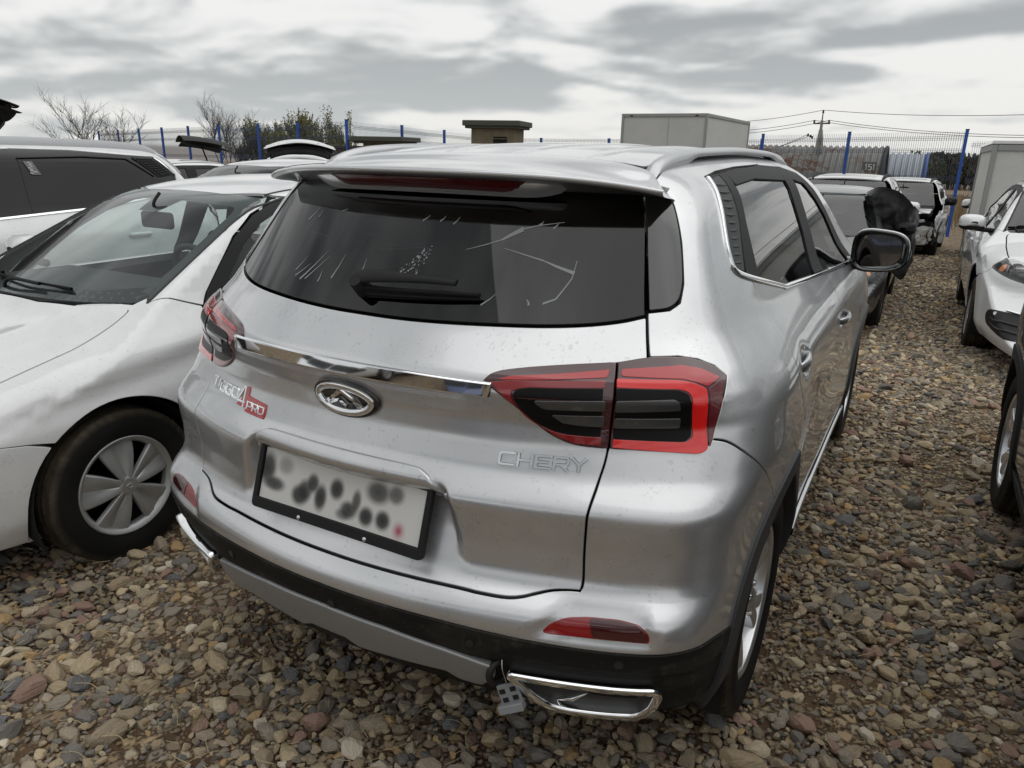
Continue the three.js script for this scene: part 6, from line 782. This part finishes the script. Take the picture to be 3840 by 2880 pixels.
{ const con = MAT([.20, .17, .125], .95, 0, { map: tex(256, 256, (u, v) => { const k = .7 + .6 * (tnoise(u, v, 6, 5, 91) - .2); return [k, k * .97, k * .9]; }) }), slab = MAT([.075, .078, .065], .95);
  const vent = (label, x, z, w, d, h0, h1, sl) => { const g = thing('concrete_vent', label, 'concrete vent'); place(g, x, z, .25); part(g, 'shaft', box(w, h1 - h0, d, 0, (h0 + h1) / 2, 0, .02), con); part(g, 'slab_roof', box(w + sl, .16, d + sl, 0, h1 + .08, 0, .03), slab); part(g, 'slab_lip', box(w + sl * .7, .08, d + sl * .7, 0, h1 - .03, 0, .02), slab); const lv = part(g, 'louvre_opening', box(.42, .5, .02, w * .18, h1 - .55, d / 2 + .004), M.dark); for (let k = 0; k < 4; k++) part(lv, 'louvre_blade', box(.42, .02, .05, w * .18, h1 - .75 + k * .13, d / 2 + .02), con); return g; };
  vent('square concrete vent shaft with flat slab roof, above the SUV roof', -10.95, -19.5, 1.35, 1.2, -.2, 2.72, .44);
  const b = thing('concrete_bunker', 'low brown concrete bunker with grass bank below the right bare bush', 'bunker'); place(b, -18.2, -21.9, .3); part(b, 'wall', box(2.1, 2.2, 1.6, 0, .95, 0, .05), MAT([.10, .075, .055], .95)); part(b, 'slab_roof', box(2.2, .12, 1.7, 0, 2.1, 0, .02), MAT([.07, .055, .045], .95)); part(b, 'grass_bank', tf(new THREE.SphereGeometry(1, 18, 10), { s: [2.6, 1.9, 1.5], t: [-1.9, 0, -.4] }), MAT([.10, .12, .04], 1));
  vent('low concrete vent slab behind the left roof rail', -16.2, -20.6, 1.3, 1.0, -.2, 2.28, .7); }
{ const w = thing('concrete_wall', 'low grey concrete wall and rubble behind the blue corner post', 'wall'); place(w, 8, -47, .03); for (let k = 0; k < 9; k++) part(w, 'slab', box(2.3, .62, .22, -9 + k * 2.36, .55 + .08 * hash2(k, 1, 3), .1 * hash2(k, 2, 3), .03), MAT([.26, .26, .25].map((c) => c * (.8 + .4 * hash2(k, 5, 1))), .9)); for (let k = 0; k < 10; k++) part(w, 'footing', box(2.2, .9, .5, -9.2 + k * 2.1, -.1, .5, .1), MAT([.035, .032, .03], .95)); }
/* hangars */
function hangar(label, x, z, turn, L, R, body, face, graffiti) {
  const g = thing('corrugated_hangar', label, 'hangar'); place(g, x, z, turn); const rows = [], n = Math.round(L / .5) * 6; for (let i = 0; i <= n; i++) { const t = i / n * L, w = Math.sin(i / 6 * PI * 2) * .09; rows.push(Array.from({ length: 17 }, (_, j) => { const a = j / 16 * PI, q = R + w; return [t - L / 2, q * Math.sin(a) * 1.02, q * Math.cos(a)]; })); }
  part(g, 'shell', sheet(rows), body); for (const s of [-1, 1]) { const c = new THREE.CircleGeometry(R, 24, 0, PI); c.rotateY(s * PI / 2); c.translate(s * (L / 2 - .02), 0, 0); part(g, 'end_wall', c, face); part(g, 'end_hoop', tube(Array.from({ length: 13 }, (_, j) => { const a = j / 12 * PI; return [s * L / 2, (R + .05) * Math.sin(a), (R + .05) * Math.cos(a)]; }), .16, 6), face); } return g;
}
const rust = (s) => tex(512, 256, (u, v) => { const a = tnoise(u, v, 8, 5, s), b = tnoise(u, v, 40, 3, s + 5), top = Math.abs(v - .5) < .24 ? 1 : .35, k = sstep(.46, .66, a * .7 + b * .3) * top; return [lerp(.46, .33, k), lerp(.46, .20, k), lerp(.45, .12, k)]; }, { srgb: true, repeat: [2, 1] });
{ const h = hangar('long rusty corrugated hangar with dark end hoop beyond the fence', -10.5, -70, .02, 15, 4.15, MAT([1, 1, 1], .6, .3, { map: rust(3) }), MAT([.03, .03, .032], .8)); const sign = thingless(h, 'graffiti_sign'); sign.position.set(6.55, 2.35, 3.25); part(sign, 'sign_board', box(1.0, .75, .06, 0, .3, .2), MAT([.10, .10, .10], .8)); lettering(sign, 'graffiti_number', '151', -.36, .06, .24, .46, .04, .07, .02, MAT([.6, .6, .58], .7), (u, v) => [[u, v, .24], [0, 0, 1]]); }
hangar('grey corrugated hangar with blue end wall right of the rusty one', -1.75, -77, .02, 3.4, 3.9, MAT([.26, .29, .32], .5, .4), MAT([.012, .05, .22], .5));
/* power pole and wires */
{ const p = thing('power_pole', 'concrete power pole with brace and insulators behind the hangars', 'power pole'); const px = -8.1, pz = -68; place(p, px, pz, 0); const con = MAT([.30, .30, .28], .9), y0 = 0, H = 6.2; part(p, 'mast', tf(new THREE.CylinderGeometry(.11, .16, H, 8), { t: [0, H / 2, 0] }), con); part(p, 'brace', (() => { const a = [.05, H * .88, 0], b = [.95, 0, .3]; return tube([a, [(a[0] + b[0]) / 2, H * .44, .15], b], .11, 8); })(), con); part(p, 'brace', tube([[-.05, H * .88, 0], [-.25, H * .44, .3], [-.5, 0, .6]], .10, 8), con); part(p, 'top_pin', tf(new THREE.CylinderGeometry(.04, .05, .7, 6), { t: [0, H + .3, 0] }), M.plastic); part(p, 'cross_arm', box(1.3, .10, .10, 0, H - .25, 0), M.plastic);
  for (const [x, y] of [[0, H + .68], [-.6, H - .08], [.55, H - .08], [-.75, H - 1.25], [-.95, H - 1.15], [-.6, H - 1.35]]) part(p, 'insulator', tf(new THREE.CylinderGeometry(.06, .09, .22, 8), { t: [x, y, 0] }), M.plastic);
  const wireM = MAT([.10, .10, .10], .6); const w = (nm, a, b, sag) => { const P = []; for (let k = 0; k <= 14; k++) { const t = k / 14; P.push([lerp(a[0], b[0], t), lerp(a[1], b[1], t) - sag * 4 * t * (1 - t), lerp(a[2], b[2], t)]); } part(p, nm, tube(P, .022, 5, false, 28), wireM); };
  w('power_wire', [0, H + .8, 0], [38, H + 2.6, 22], 1.6); w('power_wire', [.55, H, 0], [38, H + 1.2, 22], 1.9); w('power_wire', [-.6, H, 0], [38, H + 1.1, 21], 2.0);
  w('power_wire', [0, H + .8, 0], [-15, H + .1, -4], .5); w('power_wire', [-.6, H, 0], [-15, H - .7, -4], .5); w('power_wire', [.55, H, 0], [-15, H - .9, -4], .6); w('power_wire', [-.75, H - 1.2, 0], [-15, H - 3.0, -4], 1.0); w('power_wire', [-.95, H - 1.1, 0], [-15, H - 3.2, -4], 1.2); }
{ const p = thing('power_pole', 'far power pole hidden behind the white box truck', 'power pole'); place(p, -23.1, -72, 0); part(p, 'mast', tf(new THREE.CylinderGeometry(.11, .16, 6.2, 8), { t: [0, 3.1, 0] }), MAT([.30, .30, .28], .9)); part(p, 'cross_arm', box(1.3, .1, .1, 0, 5.6, 0), M.plastic); }
/* ------------------------------------------------------------------ bare spring trees and shrubs */
function bareTree(name, label, x, z, H, spread, { seed = 1, stems = 3, depth = 4, leaf = 0, leafCol = [.14, .13, .05], bark = [.075, .065, .055], lean = 0, group, thick = .05, width = 4 } = {}) {
  const spread0 = width;
  const g = thing(name, label, 'tree', group); place(g, x, z, 0); const r = RNG(seed), trunk = [], twigs = [], leaves = [];
  const seg = (a, b, r0, r1, into) => { const d = b.clone().sub(a), l = d.length(), c = new THREE.CylinderGeometry(r1, r0, l, r0 > .02 ? 6 : 3, 1, true); c.applyQuaternion(new THREE.Quaternion().setFromUnitVectors(new THREE.Vector3(0, 1, 0), d.normalize())); c.translate((a.x + b.x) / 2, (a.y + b.y) / 2, (a.z + b.z) / 2); into.push(c); };
  const grow = (p, dir, len, rad, lev) => { let a = p.clone(), d = dir.clone(); const n = 3; for (let k = 0; k < n; k++) { d.add(new THREE.Vector3((r() - .5) * .45, (r() - .35) * .28, (r() - .5) * .45)).normalize(); const b = a.clone().addScaledVector(d, len / n); seg(a, b, rad * (1 - k * .2), rad * (1 - (k + 1) * .2), lev < 1 ? trunk : twigs); a = b; if (lev < depth && (k > 0 || lev > 0)) { const m = lev >= depth - 1 ? 3 : 2; for (let q = 0; q < m; q++) { const e = d.clone().add(new THREE.Vector3((r() - .5) * 1.7, (r() - .25) * .9, (r() - .5) * 1.7)).normalize(); grow(a, e, len * (.5 + r() * .22), rad * .52, lev + 1); } } if (leaf && lev >= depth - 1) for (let q = 0; q < leaf; q++) leaves.push(a.clone().add(new THREE.Vector3((r() - .5), (r() - .5), (r() - .5)).multiplyScalar(.18))); } };
  for (let s = 0; s < stems; s++) { const a = s / stems * PI * 2 + r(), t = stems > 1 ? .12 + spread * (.5 + r() * .5) : .05; grow(new THREE.Vector3(Math.cos(a) * .12, -.1, Math.sin(a) * .12), new THREE.Vector3(Math.cos(a) * t + lean, 1, Math.sin(a) * t).normalize(), H * (.5 + r() * .12), thick * (.7 + r() * .5), 0); }
  { const bb = new THREE.Box3(); for (const q of twigs) { q.computeBoundingBox(); bb.union(q.boundingBox); } const ky = H / bb.max.y, kx = spread0 / Math.max(bb.max.x - bb.min.x, .1), cx = (bb.max.x + bb.min.x) / 2; for (const q of [...trunk, ...twigs]) { q.translate(-cx, 0, 0); q.scale(kx, ky, kx); } for (const p of leaves) p.set((p.x - cx) * kx, p.y * ky, p.z * kx); }
  const bm = MAT(bark, .95); part(g, 'trunk', merge(trunk), bm); part(g, 'crown', merge(twigs), bm).userData.kind = 'stuff';
  if (leaf) { const lg = new THREE.PlaneGeometry(.035, .05), im = new THREE.InstancedMesh(lg, MAT(leafCol, .9), leaves.length); im.name = 'young_leaves'; im.userData = { kind: 'stuff' }; im.castShadow = true; const c = new THREE.Color(); leaves.forEach((p, i) => { const k = .6 + r() * .9; im.setMatrixAt(i, new THREE.Matrix4().compose(p, new THREE.Quaternion().setFromEuler(new THREE.Euler(r() * 6, r() * 6, r() * 6)), new THREE.Vector3(1, 1, 1).multiplyScalar(.6 + r() * .9))); im.setColorAt(i, c.setRGB(k, k, k)); }); g.add(im); }
  return g;
}
bareTree('bare_tree', 'spreading leafless tree standing alone at far left behind the fence', -39.3, -24.6, 5.1, .75, { seed: 5, stems: 4, depth: 3, thick: .07, width: 5.6, bark: [.11, .10, .09] });
bareTree('bare_tree', 'tall leafless tree left of the leafy shrubs behind the fence', -29.2, -25.0, 4.75, .5, { seed: 9, stems: 4, depth: 4, thick: .07, width: 4.6, bark: [.075, .068, .06] });
for (const [x, z, h, s, w, lb] of [[-28.0, -26.1, 3.5, 21, 2.6, 'budding shrub with thin brown stems beside the tall leafless tree'], [-27.2, -26.8, 3.9, 22, 2.8, 'dense budding shrub in the middle of the shrub row'], [-26.6, -27.2, 4.0, 23, 2.4, 'densest greenish shrub, right end of the shrub row'], [-25.6, -28.6, 4.2, 25, 2.3, 'budding shrub standing apart behind the brown bunker']]) bareTree('budding_shrub', lb, x, z, h, .38, { seed: s, stems: 8, depth: 3, thick: .03, width: w, leaf: s === 25 ? 2 : 4, leafCol: [.17, .165, .07], bark: [.08, .066, .055] });
{ // far wood and scrub
  const r = RNG(77), N = 1500, cone = (() => { const G = [], q = RNG(9); for (let k = 0; k < 60; k++) { const y = .15 + q() * .85, a = q() * 6.28, R = .42 * Math.sqrt(1 - ((y - .5) / .62) ** 2) * Math.sqrt(q()), t = new THREE.TetrahedronGeometry(.05 + q() * .07); t.rotateX(q() * 6); t.rotateY(q() * 6); t.translate(Math.cos(a) * R, y, Math.sin(a) * R); G.push(t); } G.push(new THREE.CylinderGeometry(.02, .03, .4, 5).translate(0, .1, 0)); return merge(G); })(), m = new THREE.InstancedMesh(cone, MAT([1, 1, 1], 1), N), c = new THREE.Color(); m.name = 'far_forest'; m.userData = { kind: 'stuff', label: 'dark far-off wood along the horizon', category: 'forest' };
  for (let i = 0; i < N; i++) { const a = lerp(-.03, 1.2, r()), d = 200 + r() * 90, x = 1.15 + Math.sin(a) * d, z = 1.2 - Math.cos(a) * d, h = 6.4 + (d - 200) * .024 + r() * 2.2, k = .55 + r() * .7; m.setMatrixAt(i, new THREE.Matrix4().compose(new THREE.Vector3(x, terrain(x, z) - .4, z), new THREE.Quaternion().setFromEuler(new THREE.Euler(0, r() * 6, 0)), new THREE.Vector3(h * (.4 + r() * .3), h, h * .5))); const gr = r() > .75; m.setColorAt(i, gr ? c.setRGB(.085 * k, .10 * k, .04 * k) : c.setRGB(.06 * k, .055 * k, .04 * k)); } scene.add(m);
  const bl = new THREE.PlaneGeometry(.03, .9); bl.translate(0, .4, 0); const n2 = 5200, s = new THREE.InstancedMesh(bl, MAT([.26, .19, .09], .95), n2); s.name = 'dry_grass'; s.userData = { kind: 'stuff', label: 'dry tan grass behind the wire fence', category: 'grass' }; for (let i = 0; i < n2; i++) { const x = lerp(-4, 9, r()), z = lerp(-26.5, -46, Math.sqrt(r())); s.setMatrixAt(i, new THREE.Matrix4().compose(new THREE.Vector3(x, terrain(x, z) - .05, z), new THREE.Quaternion().setFromEuler(new THREE.Euler((r() - .5) * .7, r() * 6, (r() - .5) * .7)), new THREE.Vector3(1, .4 + r() * .9, 1))); } scene.add(s); }
renderer.render(scene, camera);
